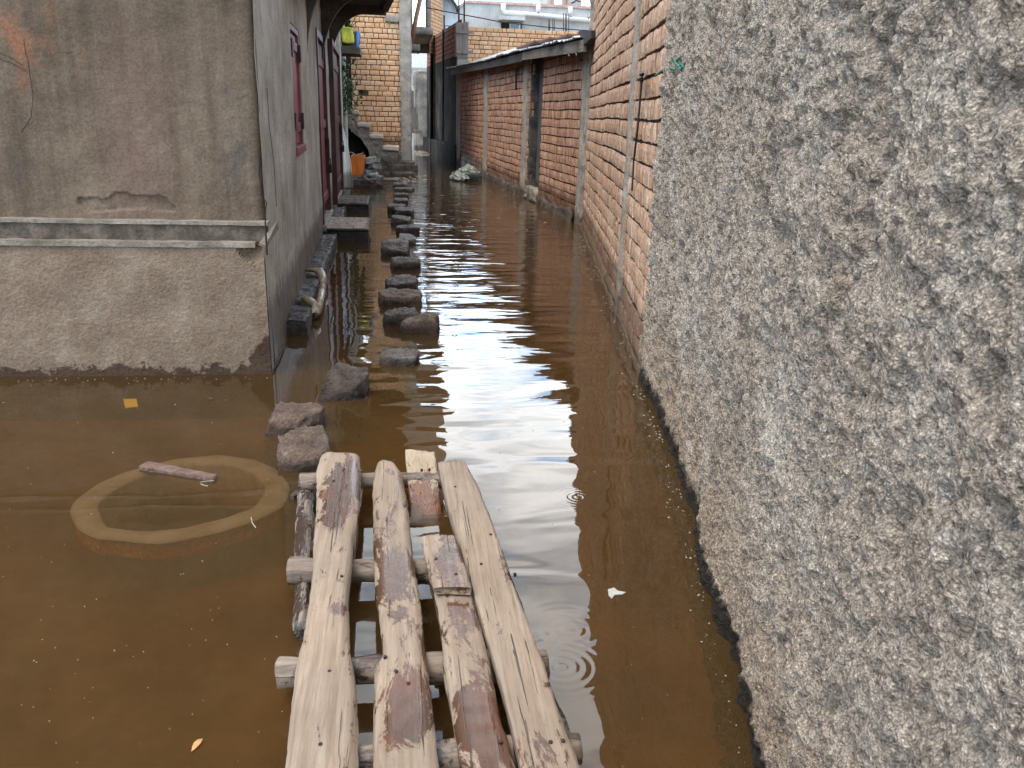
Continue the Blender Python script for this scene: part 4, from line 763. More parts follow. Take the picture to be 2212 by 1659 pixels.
q = MB(); q.tube([aty(*f9(*p), 57.7) for p in [(1735, 40), (1780, 20), (1800, -20), (1840, -30)]], .06, 5); q.tube([aty(*f9(*p), 57.7) for p in [(1790, 5), (1850, 20)]], .05, 5); q.build('antenna', M['rebar'], uh)

# ------------------------------------------------------------------ right side: far dark wall, far brick wall with formwork pillar
pa = np.array([2.17, 30.4]); pb = pln(922, 240, atz(922, 326)[:2], atz(922, 326)[:2]+np.array([1, 0]))[:2]
dw = thing('sooty_wall', (1.9, 33, 0), 'dark sooty rendered wall with red brick courses above, at the far right of the alley', 'wall')
FD = Frame(pa, pb, -1); LD = FD.len; zt0 = float(pln(986, 60, pa, pb)[2]); zt1 = float(pln(910, 95, pa, pb)[2]); zs0 = float(pln(988, 122, pa, pb)[2]); zs1 = float(pln(912, 147, pa, pb)[2]); zm = (zs0+zs1)/2
def LL(z0, z1): return lambda s: z0+(z1-z0)*s/LD
q = MB(); n1, n2 = 60, 40; S_, T_ = np.meshgrid(np.linspace(0, LD, n1), np.linspace(0, 1, n2), indexing='ij'); Zs = -.3+(zm+.3)*T_; P = FD.p(S_, 0*S_, Zs); P = P+(fbm(P*2.5, 4, 3)*.03)[..., None]*np.array([FD.n[0], FD.n[1], 0]); q.grid(P); q.build('rendered_base', M['soot'], dw, smooth=True)
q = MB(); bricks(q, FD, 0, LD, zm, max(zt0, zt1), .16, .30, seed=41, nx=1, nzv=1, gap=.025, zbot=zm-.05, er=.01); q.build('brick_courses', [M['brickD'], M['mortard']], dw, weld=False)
for sp_, wv in ((.42*LD, .18), (.70*LD, .14)): q = MB(); q.rbox(FD, sp_, sp_+wv, 0, .05, -.3, max(zt0, zt1)+.0, cell=.12, amp=.02, seed=3); q.build('pilaster', M['soot'], dw, smooth=True)
q = MB(); q.rbox(FD, 0, LD+.3, 0, .16, -.3, .62, cell=.1, amp=.03, freq=4, seed=8); q.build('base_ledge', M['soot'], dw, smooth=True)
e0 = FD.p(LD, 0, 0); ew = thing('end_wall', (e0[0], e0[1]+1, 0), 'pale worn rendered wall stub with a rounded top at the far end of the alley', 'wall')
q = MB(); a = aty(893, 150, e0[1]+.1); hq = float(a[2]); q.rbox(XF, a[0], e0[0]+.25, e0[1]+.1, e0[1]+.6, -.3, hq, cell=.1, amp=.07, freq=3, rnd=.2, seed=5); q.build('wall', M['paleR'], ew, smooth=True)
q = MB(); Yf = e0[1]+2.2
for i, (x0, x1, y0, y1) in enumerate(((968, 985, 610, 880), (985, 1003, 720, 870), (1000, 1016, 760, 870))): boxpx(q, x0, y0, x1, y1, Yf-3.2, .06, Z1, .2, .04, i)
boxpx(q, 975, 875, 1042, 893, Yf-3.3, .1, Z1, .2, .01); tag(q.build('board_fence', M['form'], smooth=False), 'broken boards fencing the far end of the alley beside the column', 'fence')
q = MB(); q.rbox(XF, -1, 3, 46, 46.3, -.3, 5.6, cell=3); tag(q.build('white_wall', M['white']), 'bright white wall far off between the column and the dark wall', 'wall')
q = MB(); q.rbox(XF, -1, 3, 44, 44.3, -.3, 3.8, cell=3); tag(q.build('grey_wall', M['grey']), 'grey wall at the far end of the alley below the white wall', 'wall')
YW = 30.7; fw = thing('orange_brick_wall', (5, YW, 0), 'bright orange brick wall above the shed roof, with boarded pillar at its left end', 'wall')
za = float(aty(*f9(465, 330), YW)[2]); zb = float(aty(*f9(1830, 392), YW)[2]); xa, xb = float(aty(*f9(400, 330), YW)[0]), float(aty(*f9(2300, 392), YW)[0])
FW_ = Frame((xa, YW), (xb, YW)); q = MB(); bricks(q, FW_, 0, FW_.len, za-.142*14, lambda s: za+.001, .142, .295, seed=51, gap=.016, vgap=.007, zbot=0, wave=.006, er=.006, half=.45); q.build('wall', [M['brickO'], M['mortar']], fw, weld=False)
pil = MB(); boxpx(pil, 312, 278, 385, 720, YW-.45, .06, f9, .2, .006, 1); boxpx(pil, 388, 274, 458, 720, YW-.45, .06, f9, .2, .006, 2)
a = aty(*f9(303, 280), YW-.44); c = aty(*f9(312, 700), YW-.44); pil.rbox(XF, a[0], c[0], YW-.44, YW+.1, c[2], a[2], cell=.3, amp=.005); pf = pil.build('formwork', M['form'], fw, bevel=.004)
for (y0, y1, x1) in ((382, 412, 510), (630, 662, 512)): q = MB(); boxpx(q, 308, y0, x1, y1, YW-.53, .07, f9, .2, .008, int(y0)); q.build('batten', M['form'], fw)
q = MB(); a = aty(*f9(320, 720), YW-.35); c = aty(*f9(455, 275), YW-.35); q.rbox(XF, a[0], c[0], YW-.38, YW+.05, 0, c[2]-.05, cell=.3); q.build('pillar', M['conc'], fw)
def rebar(pairs, Y, y0, f, lb, grp='bare rebars rising above the brick wall'):
    q = MB()
    for x in pairs: q.tube([aty(*f(x, y0[1]), Y), aty(*f(x-1, y0[0]), Y+.02)], .016, 6)
    tag(q.build('rebar', M['rebar'], smooth=True), lb, 'rebar', grp)
rebar((332, 343), YW-.2, (-60, 300), f9, 'left pair of bare rebars rising from the boarded pillar'); rebar((400, 410), YW-.2, (-60, 300), f9, 'right pair of bare rebars rising from the boarded pillar')
rebar((1457, 1467), YW+.4, (240, 400), f9, 'short rebar pair, leftmost above the orange brick wall'); rebar((1508, 1526), YW+.4, (230, 400), f9, 'second short rebar pair above the orange brick wall')
rebar((1640,), YW+.4, (165, 400), f9, 'single tall rebar above the orange brick wall'); rebar((1664, 1678, 1706), YW+.4, (170, 410), f9, 'cluster of three tall rebars, rightmost above the orange brick wall')

# ------------------------------------------------------------------ brick shed
sa, sb = (2.93, 13.3), (2.17, 30.3); SH = Frame(sa, sb, -1); LS = SH.len
shd = thing('brick_shed', (3.3, 21, 0), 'long weathered brick shed with a tin roof on the right of the alley', 'shed')
def topS(x, y): return SH.at(*f9(x, y))
e1 = SH.at(*f9(330, 935)); e2 = SH.at(*f9(1110, 765)); e3 = SH.at(*f9(1890, 640))
def ztS(s): return float(np.interp(s, [0, e3[0], e2[0], e1[0], LS], [e3[1]+.12, e3[1]+.12, e2[1]+.15, e1[1]+.12, e1[1]+.1]))
def su(u): return SH.at(u, 243)[0]
dS = (su(1169), su(1148), .16, 2.9); pil_ = [(su(1053), su(1047)), (su(1139), su(1132)), (.0, su(1259))]
q = MB(); bricks(q, SH, .05, LS, -.02, ztS, .15, .26, seed=61, gap=.014, vgap=.004, holes=[dS], zbot=-.3, wave=.02, er=.008, half=.5, vary=.007); q.build('wall', [M['brickS'], M['mortard']], shd, weld=False)
for i, (a, c) in enumerate(pil_): q = MB(); q.rbox(SH, a-.02, c+.02, -.05, .035, -.3, ztS((a+c)/2)+.05, cell=.07, amp=.02, freq=6, seed=i+3); q.build('pilaster', M['conc'], shd, smooth=True)
q = MB(); q.rbox(SH, dS[0]-.05, dS[1]+.05, -.22, -.14, .1, 2.9, cell=3); q.build('door', M['metald'], shd)
q = MB(); q.rbox(SH, dS[1], dS[1]+.14, -.2, .015, .1, ztS(dS[1]), cell=.05, amp=.05, freq=5, seed=21); q.rbox(SH, dS[0]-.03, dS[0], -.2, .0, .1, ztS(dS[1]), cell=.1, amp=.01, seed=22); q.build('door_jamb', M['concd'], shd, smooth=True)
q = MB(); q.rbox(SH, dS[0]-.05, dS[1]+.1, -.2, .06, .0, .24, cell=.05, amp=.07, freq=5, seed=23); q.build('door_sill', M['ledge'], shd, smooth=True)
q = MB(); q.rbox(SH, .4, LS-1.5, .0, .05, -.3, .16, cell=.07, amp=.09, freq=3.5, seed=24); q.build('footing', M['stairc'], shd, smooth=True)
OFF = .26
def so_(x, y): return SH.at(*f9(x, y), OFF)
for i, (l, r, t_l, b_l, t_r, b_r, mt) in enumerate(((235, 690, 868, 935, 770, 850, 'beam'), (692, 1124, 768, 850, 655, 762, 'beam'), (1126, 1892, 650, 748, 490, 640, 'beaml'))):
    A1, A2, B1, B2 = so_(l, t_l), so_(l, b_l), so_(r, t_r), so_(r, b_r); s1_, s0_ = A1[0], B1[0]
    q = MB(); q.prism([SH.p(s0_, OFF, B2[1]), SH.p(s1_, OFF, A2[1]), SH.p(s1_, OFF, A1[1]), SH.p(s0_, OFF, B1[1])], SH.p(0, -.05, 0)-SH.p(0, 0, 0)); q.build('fascia_board', M[mt], shd)
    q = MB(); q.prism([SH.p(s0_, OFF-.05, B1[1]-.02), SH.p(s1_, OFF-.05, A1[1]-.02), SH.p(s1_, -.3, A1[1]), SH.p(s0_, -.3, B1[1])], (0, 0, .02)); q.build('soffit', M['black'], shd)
# corrugated roof, jagged lower edge
q = MB(); kx = [195, 690, 990, 1800]; ky = [850, 742, 650, 470]; RR = [SH.at(*f9(a, c), OFF+.06) for a, c in zip(kx, ky)][::-1]; s_r = [r[0] for r in RR]; z_r = [r[1] for r in RR]
ss = np.linspace(s_r[0], s_r[-1], 900); rs = np.random.RandomState(2); base = np.interp(ss, s_r, z_r); cor = .014*np.sin(ss*2*math.pi/.13); lap = np.floor(ss/.85)%2*.006; G = []
rag = fbm(np.stack([ss*2.5, 0*ss, 0*ss], -1), 4, 7)*.07
for d_, up in ((OFF+.08, 0), (OFF-.3, .05), (-.6, .16), (-1.4, .30), (-2.6, .46)): G.append(SH.p(ss, d_+(rag if d_ > OFF else 0), base+cor+lap+up))
q.grid(np.array(G)); o = q.build('roof', M['tin'], shd, smooth=True); mo = o.modifiers.new('solid', 'SOLIDIFY'); mo.thickness = .004
q = MB(); sA, sB = SH.at(*f9(900, 680), OFF)[0], SH.at(*f9(330, 800), OFF)[0]; q.prism([SH.p(sA, OFF-.25, np.interp(sA, s_r, z_r)+.06), SH.p(sB-.2, OFF-.25, np.interp(sB, s_r, z_r)+.07), SH.p(sB-.2, -1.6, np.interp(sB, s_r, z_r)+.62), SH.p(sA, -1.6, np.interp(sA, s_r, z_r)+.42)], (0, 0, .03)); q.build('cement_topping', M['cement'], shd)
for i, (x0, x1, y, h) in enumerate(((1570, 1710, 450, 24), (1365, 1480, 490, 26), (1170, 1295, 530, 22), (1070, 1240, 562, 14))):
    A1, B1 = SH.at(*f9(x0, y), OFF-.35), SH.at(*f9(x1, y-14), OFF-.35); F = Frame(SH.p(B1[0], OFF-.35, 0), SH.p(A1[0], OFF-.35, 0), -1); zz = np.interp(A1[0], s_r, z_r)+.13
    q = MB(); q.rbox(SH, B1[0], A1[0], OFF-.6, OFF-.32, min(A1[1], B1[1])-.03, (A1[1]+B1[1])/2+.0, cell=.1, amp=.01, seed=i); tag(q.build('roof_weight', M['tinr'], smooth=True), ['rusty brick weight nearest the camera on the shed roof', 'rusty brick weight, second from the camera on the shed roof', 'rusty block, third from the camera on the shed roof', 'flat rusty board farthest down the shed roof'][i], 'roof weight', 'weights lying on the shed roof')
q = MB(); Aq = [SH.p(*[SH.at(*f9(x, y), OFF)[0], OFF, SH.at(*f9(x, y), OFF)[1]]) for x, y in [(1808, 465), (1830, 385), (1985, 378), (1985, 470), (1890, 560), (1885, 470)]]; q.prism(Aq, SH.p(0, -.5, 0)-SH.p(0, 0, 0)); q.build('gutter_sheet', M['black'], shd)
q = MB(); a = SH.at(*f9(1058, 850), .02); c = SH.at(*f9(1052, 1120), .02); q.tube([SH.p(a[0], .03, a[1]), SH.p(c[0], .03, c[1])], .022, 6); q.build('hanging_bar', M['iron'], shd)
for x, y0, y1 in ((1720, 645, 700), (1812, 620, 690)): q = MB(); a = SH.at(*f9(x, y0), OFF); c = SH.at(*f9(x-4, y1), OFF); q.tube([SH.p(a[0], OFF+.01, a[1]), SH.p((a[0]+c[0])/2+.03, OFF+.01, (a[1]+c[1])/2), SH.p(c[0], OFF+.01, c[1])], .006, 5); q.build('hanging_string', M['rope'], shd)
q = MB(); a = SH.p(LS, 0, 0); q.add([(3.0+.2, 13.4, -.3), (7, 13.4, -.3), (7, 13.4, 2.9), (3.2, 13.4, 2.9)], [[0, 1, 2, 3]]); q.build('end_wall', M['brickS'], shd)

# ------------------------------------------------------------------ tall brick wall
wa, wb = (1.615, 5.0), (2.93, 13.2); TW = Frame(wa, wb, -1); LT = TW.len
tw = thing('tall_brick_wall', (2.5, 9, 0), 'tall rain-streaked brick wall between the rough grey wall and the shed', 'wall')
sP = TW.at(1366, 243)[0]; q = MB(); bricks(q, TW, -.1, LT-.12, -.02, 3.75, .152, .27, seed=71, gap=.015, vgap=.003, zbot=-.3, wave=.02, er=.008, half=.5, nx=5, nzv=3, vary=.006); q.build('wall', [M['brickW'], M['mortard']], tw, weld=False)
q = MB(); q.rbox(TW, sP-.07, sP+.10, -.05, .022, -.3, 3.75, cell=.05, amp=.018, freq=7, seed=3); q.build('pilaster', M['conc'], tw, smooth=True)
q = MB(); q.rbox(TW, LT-.14, LT+.12, -.35, .03, -.3, 3.6, cell=.05, amp=.06, freq=6, seed=4); q.build('end_column', M['conc'], tw, smooth=True)
q = MB(); q.rbox(TW, -.1, LT+.1, -.42, -.03, 3.752, 3.83, cell=.3, amp=.02); q.build('coping', M['conc'], tw)
q = MB(); q.rbox(TW, 0, LT, 0, .02, -.3, .01, cell=.05, amp=.025, freq=6, seed=6); q.build('footing', M['footing'], tw, smooth=True)
def f5(x, y): return (1206.9+.3967*x, .3967*y)
hk = thing('iron_hook', TW.p(*[TW.at(*f5(452, 410), .03)[0], .03, 1.5]), 'small iron hook with a thin dark rod hanging down the tall brick wall', 'hook')
def tp(x, y, d=.03): a = TW.at(*f5(x, y), d); return TW.p(a[0], d, a[1])
q = MB(); q.tube([tp(438, 432, .0), tp(448, 425, .06), tp(458, 405, .07), tp(452, 395, .05), tp(446, 405, .04), tp(455, 440, .04)], .012, 6); q.build('hook', M['iron'], hk)
q = MB(); q.tube([tp(452, 440), tp(430, 700), tp(408, 880), tp(399, 1040)], .008, 6); q.build('rod', M['iron'], hk)
q = MB()
for pth in ([(528, 412), (560, 385), (600, 366), (635, 378)], [(628, 320), (645, 350), (668, 372)], [(640, 330), (665, 310)], [(655, 360), (668, 350), (680, 365), (665, 380), (655, 368)]): q.tube([tp(*p, .035) for p in pth], .006, 6)
tag(q.build('green_twine', M['twine']), 'green twine knotted on the tall brick wall beside the rough grey wall', 'twine')

# ------------------------------------------------------------------ rough-cast wall in the foreground
KY = [-6, 1.0, 1.71, 2.28, 3.07, 3.83, 5.10]; KX = [-.42, .80, .955, 1.075, 1.255, 1.42, 1.60]
def px_(y): return np.interp(y, KY, KX)
ZT = 2.5; Yv = np.concatenate([np.arange(.35, 3.0, .0062), np.arange(3.0, 5.10, .0095), [5.10]]); Zv = np.arange(-.3, 2.5, .0075)
Y, Z = np.meshgrid(Yv, Zv, indexing='ij'); Xb = px_(Y); kk = np.ones(61)/61
Xs = px_(Yv); Xs = np.interp(Yv, Yv[::40], Xs[::40]); Xb = np.repeat(Xs[:, None], Y.shape[1], 1)
Q = np.stack([Y+.25*Z, Z*.9-.2*Y, 0*Y], -1)
lump = fbm(Q*4.2, 3, 81); rid = 1-np.abs(fbm(Q*10, 4, 82))*2.6; fine = fbm(Q*34, 3, 83); f2 = fbm(Q*85, 2, 84); pit = np.clip(fbm(Q*13+9, 4, 85)-.16, 0, 1)
D = lump*.028+rid*.009+fine*.015+f2*.009-pit*.075; D += np.clip((.06-Z)/.1, 0, 1)*.008
sm_ = np.clip(1-np.hypot((Y-float(pln(1925, 590, (.96, 1.71), (1.255, 3.07))[1]))/.10, (Z-float(pln(1925, 590, (.96, 1.71), (1.255, 3.07))[2]))/.075), 0, 1); sm_ = np.clip(sm_*3, 0, 1)
D = D*(1-sm_)+sm_*(-.006+.004*lump)
q = MB(); nx_ = -.975; ny_ = .2; G = np.stack([Xb+D*nx_, Y+D*ny_, Z], -1); q.grid(G)
q.add([(1.60, 5.10, -.3), (1.95, 5.02, -.3), (1.95, 5.02, ZT), (1.60, 5.10, ZT)], [[0, 1, 2, 3]])
Z0 = Zv[-1]; q.grid(np.stack([G[::8, -1], G[::8, -1]+np.array([.35, 0, 0])], 1)); q.add([(px_(-6), -6, -.3), (px_(.35), .36, -.3), (px_(.35), .36, Z0), (px_(-6), -6, Z0)], [[0, 1, 2, 3]]); q.add([(px_(-6)+.35, -6, -.3), (px_(5.1)+.35, 5.1, -.3), (px_(5.1)+.35, 5.1, Z0), (px_(-6)+.35, -6, Z0)], [[0, 1, 2, 3]])
tag(q.build('rough_cast_wall', M['roughcast'], smooth=True, weld=False), 'rough lumpy grey rendered wall filling the right foreground', 'wall')

# ------------------------------------------------------------------ stepping stones
GS = 'stepping stones across the flooded alley'
def stone(f, xl, xr, yw, ytf, ytb, label, mat='stone', seed=1, cut=4, rot=None, tilt=(0, 0), dep=None, rough=.012, zx=0):
    uc = f((xl+xr)/2, yw); P = atz(*uc); a = atz(*f(xl, yw)); c = atz(*f(xr, yw)); wx = float(np.linalg.norm(c-a)); yf = float(P[1])
    zt = float(aty(*f((xl+xr)/2, ytf), yf)[2]); yb = float(atz(*f((xl+xr)/2, ytb), zt)[1]); wy = dep or min(max(yb-yf, wx*.45), wx*1.5)
    rot = RS.uniform(-.12, .12) if rot is None else rot
    o = rock('stepping_stone', M[mat], P[0], yf+wy*.48, zt+zx, wx*1.03, wy, rot, seed, cut=cut, tilt=tilt, rough=rough, sub=5 if yf < 6 else 4); tag(o, label, 'stone', GS); return o
stone(f7, 195, 565, 1462, 1330, 1125, 'big pinkish block touching the far end of the footbridge, nearest stone', 'stonep', 3, 4, .1)
stone(f7, 112, 488, 1190, 1075, 945, 'big grey-brown block right behind the nearest stepping stone', 'stonep', 4, 5, -.05)
stone(f7, 520, 836, 925, 850, 700, 'dark wedge-shaped stone lying alone, sloping down to the left', 'stone', 8, 5, .05, tilt=(-.42, -.25), zx=.02)
stone(f7, 982, 1245, 660, 605, 532, 'low grey stone alone in the water just before the white sky reflection', 'stonel', 9, 4)
stone(f7, 1160, 1415, 412, 325, 280, 'brown stone rising to the right, right-hand one of the side-by-side pair', 'stonep', 12, 4, tilt=(-.18, 0))
stone(f7, 1000, 1245, 360, 275, 225, 'dark squared stone, left-hand one of the side-by-side pair', 'stone', 13, 3)
stone(f7, 970, 1285, 205, 145, 75, 'wide rounded light brown boulder behind the side-by-side pair', 'stonep', 14, 7, rough=.02)
stone(f6, 1325, 1632, 1345, 1285, 1205, 'dark lumpy stone just behind the rounded light brown boulder', 'stone', 15, 6, rough=.022)
stone(f6, 1368, 1650, 1140, 1052, 1012, 'even dark block with wet flat top, opposite the muddy pipe elbow', 'stone', 16, 3)
stone(f6, 1280, 1545, 988, 915, 840, 'dark stone with a pointed top, farthest left of the middle stones', 'stone', 17, 6, tilt=(.1, -.2), zx=.03)
stone(f6, 1436, 1618, 862, 800, 728, 'small stone with a pale grey tilted top at the edge of the bright reflection', 'stonel', 18, 3, tilt=(.15, -.1))
stone(f6, 1428, 1642, 752, 690, 655, 'dark flat block right behind the pale-topped small stone', 'stone', 19, 3)
stone(f6, 1360, 1568, 655, 590, 535, 'dark wedge stone level with the inlaid doorstep', 'stone', 20, 5, tilt=(.15, 0))
stone(f6, 1395, 1585, 552, 495, 458, 'dark stone with dipped top between two doorsteps, right one', 'stone', 21, 5)
stone(f6, 1335, 1500, 520, 450, 420, 'dark stone with dipped top between two doorsteps, left one behind', 'stone', 22, 4)
stone(f6, 1385, 1535, 418, 385, 357, 'squared dark stone level with the far dark doorstep', 'stone', 23, 3)
stone(f6, 1385, 1540, 357, 322, 300, 'squared dark stone just behind the one level with the far doorstep', 'stone', 24, 3)
stone(f6, 1410, 1585, 290, 262, 240, 'low leaf-strewn stone, third from the far end of the row', 'stone', 25, 5)
stone(f6, 1380, 1520, 245, 207, 184, 'small dark stone, second from the far end of the row', 'stone', 26, 3)
stone(f6, 1275, 1440, 178, 160, 135, 'thin flat slab almost level with the water, far end of the row', 'stonel', 27, 3)

# ------------------------------------------------------------------ sack heap, submerged ring, stick
q = MB(); rs = np.random.RandomState(6); ct = atz(1012, 392); hs = thing('sack_heap', ct, 'heap of crumpled grey sacks half under water beside the shed wall', 'heap')
for i in range(15):
    t = rs.uniform(-1, 1); lay = rs.rand(); cx_ = ct[0]+t*.38*(1-lay*.5); cy_ = ct[1]+.35+rs.uniform(-.3, .3); cz = lay*.27*(1-abs(t)*.5); bm = bmesh.new(); bmesh.ops.create_icosphere(bm, subdivisions=3, radius=1); V = np.array([v.co[:] for v in bm.verts]); Fc = [[v.index for v in f.verts] for f in bm.faces]; bm.free()
    V = V*np.array([rs.uniform(.14, .28), rs.uniform(.12, .25), rs.uniform(.06, .13)])+vnoise(V+i*3, .13, 2.2, 4, i)*np.array([1, 1, .8]); a = rs.uniform(0, 3); V = V@np.array([[math.cos(a), math.sin(a), 0], [-math.sin(a), math.cos(a), .15], [0, 0, 1]]); k = MB(); k.add(V+np.array([cx_, cy_, cz]), Fc); k.build('sack', M['sack'], hs, smooth=False)
def f3(x, y): return (.3224*x, 822.9+.3224*y)
outp = [(1470, 490), (1700, 520), (1870, 590), (1950, 700), (1900, 830), (1700, 930), (1400, 1020), (1080, 1080), (900, 1070), (740, 1045), (650, 1050), (520, 980), (460, 870), (480, 810), (640, 690), (820, 610), (950, 575), (1180, 515)]
inp = [(1430, 555), (1580, 570), (1700, 620), (1780, 710), (1740, 790), (1690, 850), (1500, 915), (1250, 975), (1030, 1000), (870, 995), (720, 975), (680, 910), (655, 825), (710, 770), (830, 690), (1050, 600), (1180, 565)]
def loop(pts, z, n=150):
    P = np.array([atz(*f3(*p), z)[:2] for p in pts]); P = np.vstack([P, P[:1]]); d = np.r_[0, np.cumsum(np.hypot(*np.diff(P, axis=0).T))]; t = np.linspace(0, d[-1], n+1)[:-1]; X = np.interp(t, d, P[:, 0]); Y_ = np.interp(t, d, P[:, 1])
    for _ in range(3): X = (np.roll(X, 1)+X+np.roll(X, -1))/3; Y_ = (np.roll(Y_, 1)+Y_+np.roll(Y_, -1))/3
    return X, Y_
zr = -.022; Xo, Yo = loop(outp, zr); Xi, Yi = loop(inp, zr); ci = np.array([Xi.mean(), Yi.mean()])
def byang(X, Y_, n=160):
    a = np.arctan2(Y_-ci[1], X-ci[0]); o = np.argsort(a); r = np.hypot(X-ci[0], Y_-ci[1]); th = np.linspace(-math.pi, math.pi, n+1); return th, np.interp(th, a[o], r[o], period=2*math.pi)
th, ro = byang(Xo, Yo); _, ri = byang(Xi, Yi); rg = thing('well_ring', (ci[0], ci[1], -.3), 'round concrete well rim just under the muddy water with a dark pit inside', 'well rim')
R4 = []
for k, (r_, z_) in enumerate(((ri, -.32), (ri, zr-.01), (ri+.008, zr), (ri*.5+ro*.5, zr+.003), (ro-.008, zr), (ro, zr-.012))): R4.append(np.stack([ci[0]+r_*np.cos(th), ci[1]+r_*np.sin(th), z_+0*th+fbm(np.stack([np.cos(th)*5, np.sin(th)*5, 0*th+k], -1), 3, 3)*.004], -1))
q = MB(); q.grid(np.array(R4)); q.build('rim', M['silt'], rg, smooth=True)
q = MB(); q.grid(np.array([np.stack([ci[0]+(ro-.01)*np.cos(th), ci[1]+(ro-.01)*np.sin(th), z_+0*th], -1) for z_ in (-.014+zr, -.11)])); q.build('brick_shaft', M['rimbrick'], rg)
q = MB(); q.grid(np.array([np.stack([ci[0]+ri*k*np.cos(th), ci[1]+ri*k*np.sin(th), -.26+0*th], -1) for k in (.001, 1.0)])); q.build('pit_floor', M['pit'], rg)
A_ = atz(*f3(960, 555), .02); B_ = atz(*f3(1440, 648), .012); Fs = Frame(A_, B_); q = MB(); q.rbox(Fs, 0, Fs.len, -.035, .03, -.012, .022, cell=.012, amp=.007, freq=22, seed=4, warp=lambda P: np.stack([P[..., 0], P[..., 1]*(1-.55*P[..., 0]/Fs.len), P[..., 2]], -1)); tag(q.build('floating_stick', M['stick'], smooth=True), 'flat wet brown stick lying across the back of the sunken well rim', 'stick')
q = MB()
for pth in ([(1340, 678), (1380, 672), (1435, 668)], [(1345, 690), (1370, 700), (1390, 705)], [(1683, 915), (1690, 950), (1715, 985)]):
    q = MB(); q.tube([atz(*f3(*p), .003) for p in pth], .0018, 5)
    tag(q.build('straw', M['speck']), {1340: 'pale straw floating just below the wet brown stick', 1345: 'shorter pale straw, lower of the two below the wet brown stick', 1683: 'pale straw floating over the near right edge of the well rim'}[pth[0][0]], 'straw')

# ------------------------------------------------------------------ footbridge
def fb(x, y): return (576+.4379*x, 932.6+.4379*y)
fbg = thing('footbridge', (.05, 2.6, 0), 'rough plank footbridge on cross logs leading into the water in the foreground', 'footbridge')
def plank(Lp, Rp, z, thick, mat, label=None, rnd=.012, ext=True, seed=0, z2=None, n=150, na=16, parent=None, warpx=.0):
    """Lp / Rp outline of the top face from far to near"""
    z2 = z if z2 is None else z2; k = len(Lp)
    def side(P):
        ys = [p[1] for p in P]; y0, y1 = ys[0], ys[-1]; Q = np.array([atz(*fb(*p), z+(z2-z)*(p[1]-y0)/(y1-y0)) for p in P])
        if ext: d = Q[-1]-Q[-2]; d = np.array([d[0]/abs(d[1]), -1, 0]); Q = np.vstack([Q, Q[-1]+d*(Q[-1][1]-.55)])
        d = np.r_[0, np.cumsum(np.linalg.norm(np.diff(Q, axis=0), axis=1))]; t = np.linspace(0, d[-1], n); S_ = np.stack([np.interp(t, d, Q[:, i]) for i in range(3)], 1); K = S_.copy()
        for _ in range(2): K[1:-1] = (K[:-2]+K[1:-1]*2+K[2:])/4
        return K
    A_, B_ = side(Lp), side(Rp); prof = []
    for t in np.linspace(0, 1, na): prof.append((t, -rnd*abs(2*t-1)**5))
    prof = [(0, -thick)]+[(0, -thick*.66), (0, -thick*.33), (0, -rnd*1.3)]+prof+[(1, -rnd*1.3), (1, -thick*.33), (1, -thick*.66), (1, -thick), (0.5, -thick), (0, -thick)]
    G = np.zeros((n, len(prof), 3))
    for j, (t, dz) in enumerate(prof): G[:, j] = A_+(B_-A_)*t; G[:, j, 2] += dz
    N = vnoise(G*np.array([1, .10, 1]), .0042, 40, 3, seed)+vnoise(G, .0028, 26, 4, seed+5)+vnoise(G*np.array([1, .3, 1]), .0045, 7, 2, seed+8); N[..., 1] *= .4; edge = np.zeros(len(prof)); edge[:5] = 1; edge[-7:] = 1
    G = G+N*(.5+.6*edge[None, :, None]); G[:, -1] = G[:, 0]
    # ragged ends
    for e, sg in ((0, 1), (n-1, -1)): G[e, :, 1] += fbm(np.stack([G[e, :, 0]*40, G[e, :, 2]*10, 0*G[e, :, 0]+seed], -1), 3, 2)*.012
    q = MB(); q.grid(G); idx = np.arange(n*len(prof)).reshape(n, -1); q.f += [idx[0, :-1].tolist(), idx[-1, :-1][::-1].tolist()]; q.m += [0, 0]
    o = q.build('plank', M[mat], parent or fbg, smooth=True)
    if label: o['label'] = label
    return o
def sm(o): return o
plank([(270, 95), (247, 160), (240, 300), (228, 520), (215, 740), (150, 1150), (112, 1420), (85, 1659)], [(462, 105), (470, 200), (447, 450), (418, 620), (398, 800), (408, 1050), (436, 1200), (440, 1450), (445, 1659)], .175, .085, 'plankA', 'widest hewn plank, leftmost on the footbridge', rnd=.022, seed=1)
plank([(545, 140), (527, 250), (530, 500), (530, 700), (548, 850), (575, 1080), (565, 1108), (530, 1122), (525, 1400), (520, 1659)], [(632, 145), (665, 190), (688, 300), (712, 500), (732, 670), (768, 850), (790, 1100), (812, 1300), (828, 1500), (850, 1659)], .165, .06, 'plankB', 'patchy wet plank, second from the left', rnd=.016, seed=2)
plank([(682, 86), (694, 220), (704, 405), (712, 440)], [(828, 98), (848, 230), (864, 375), (868, 425)], .185, .028, 'plankE', 'short yellowish board dipping into the water at its near end', rnd=.004, ext=False, seed=3, z2=-.012)
plank([(765, 510), (778, 600), (800, 690), (832, 768)], [(930, 512), (958, 590), (985, 680), (1012, 768)], .20, .026, 'plankC', 'short board lying on top of the third plank', rnd=.004, ext=False, seed=4)
plank([(800, 690), (826, 775), (852, 900), (866, 1000), (874, 1150), (908, 1330), (938, 1500), (975, 1659)], [(985, 690), (1015, 775), (1062, 950), (1108, 1130), (1150, 1350), (1195, 1500), (1228, 1659)], .165, .05, 'plankC', 'split plank with peeling wet surface, third from the left', rnd=.014, seed=5)
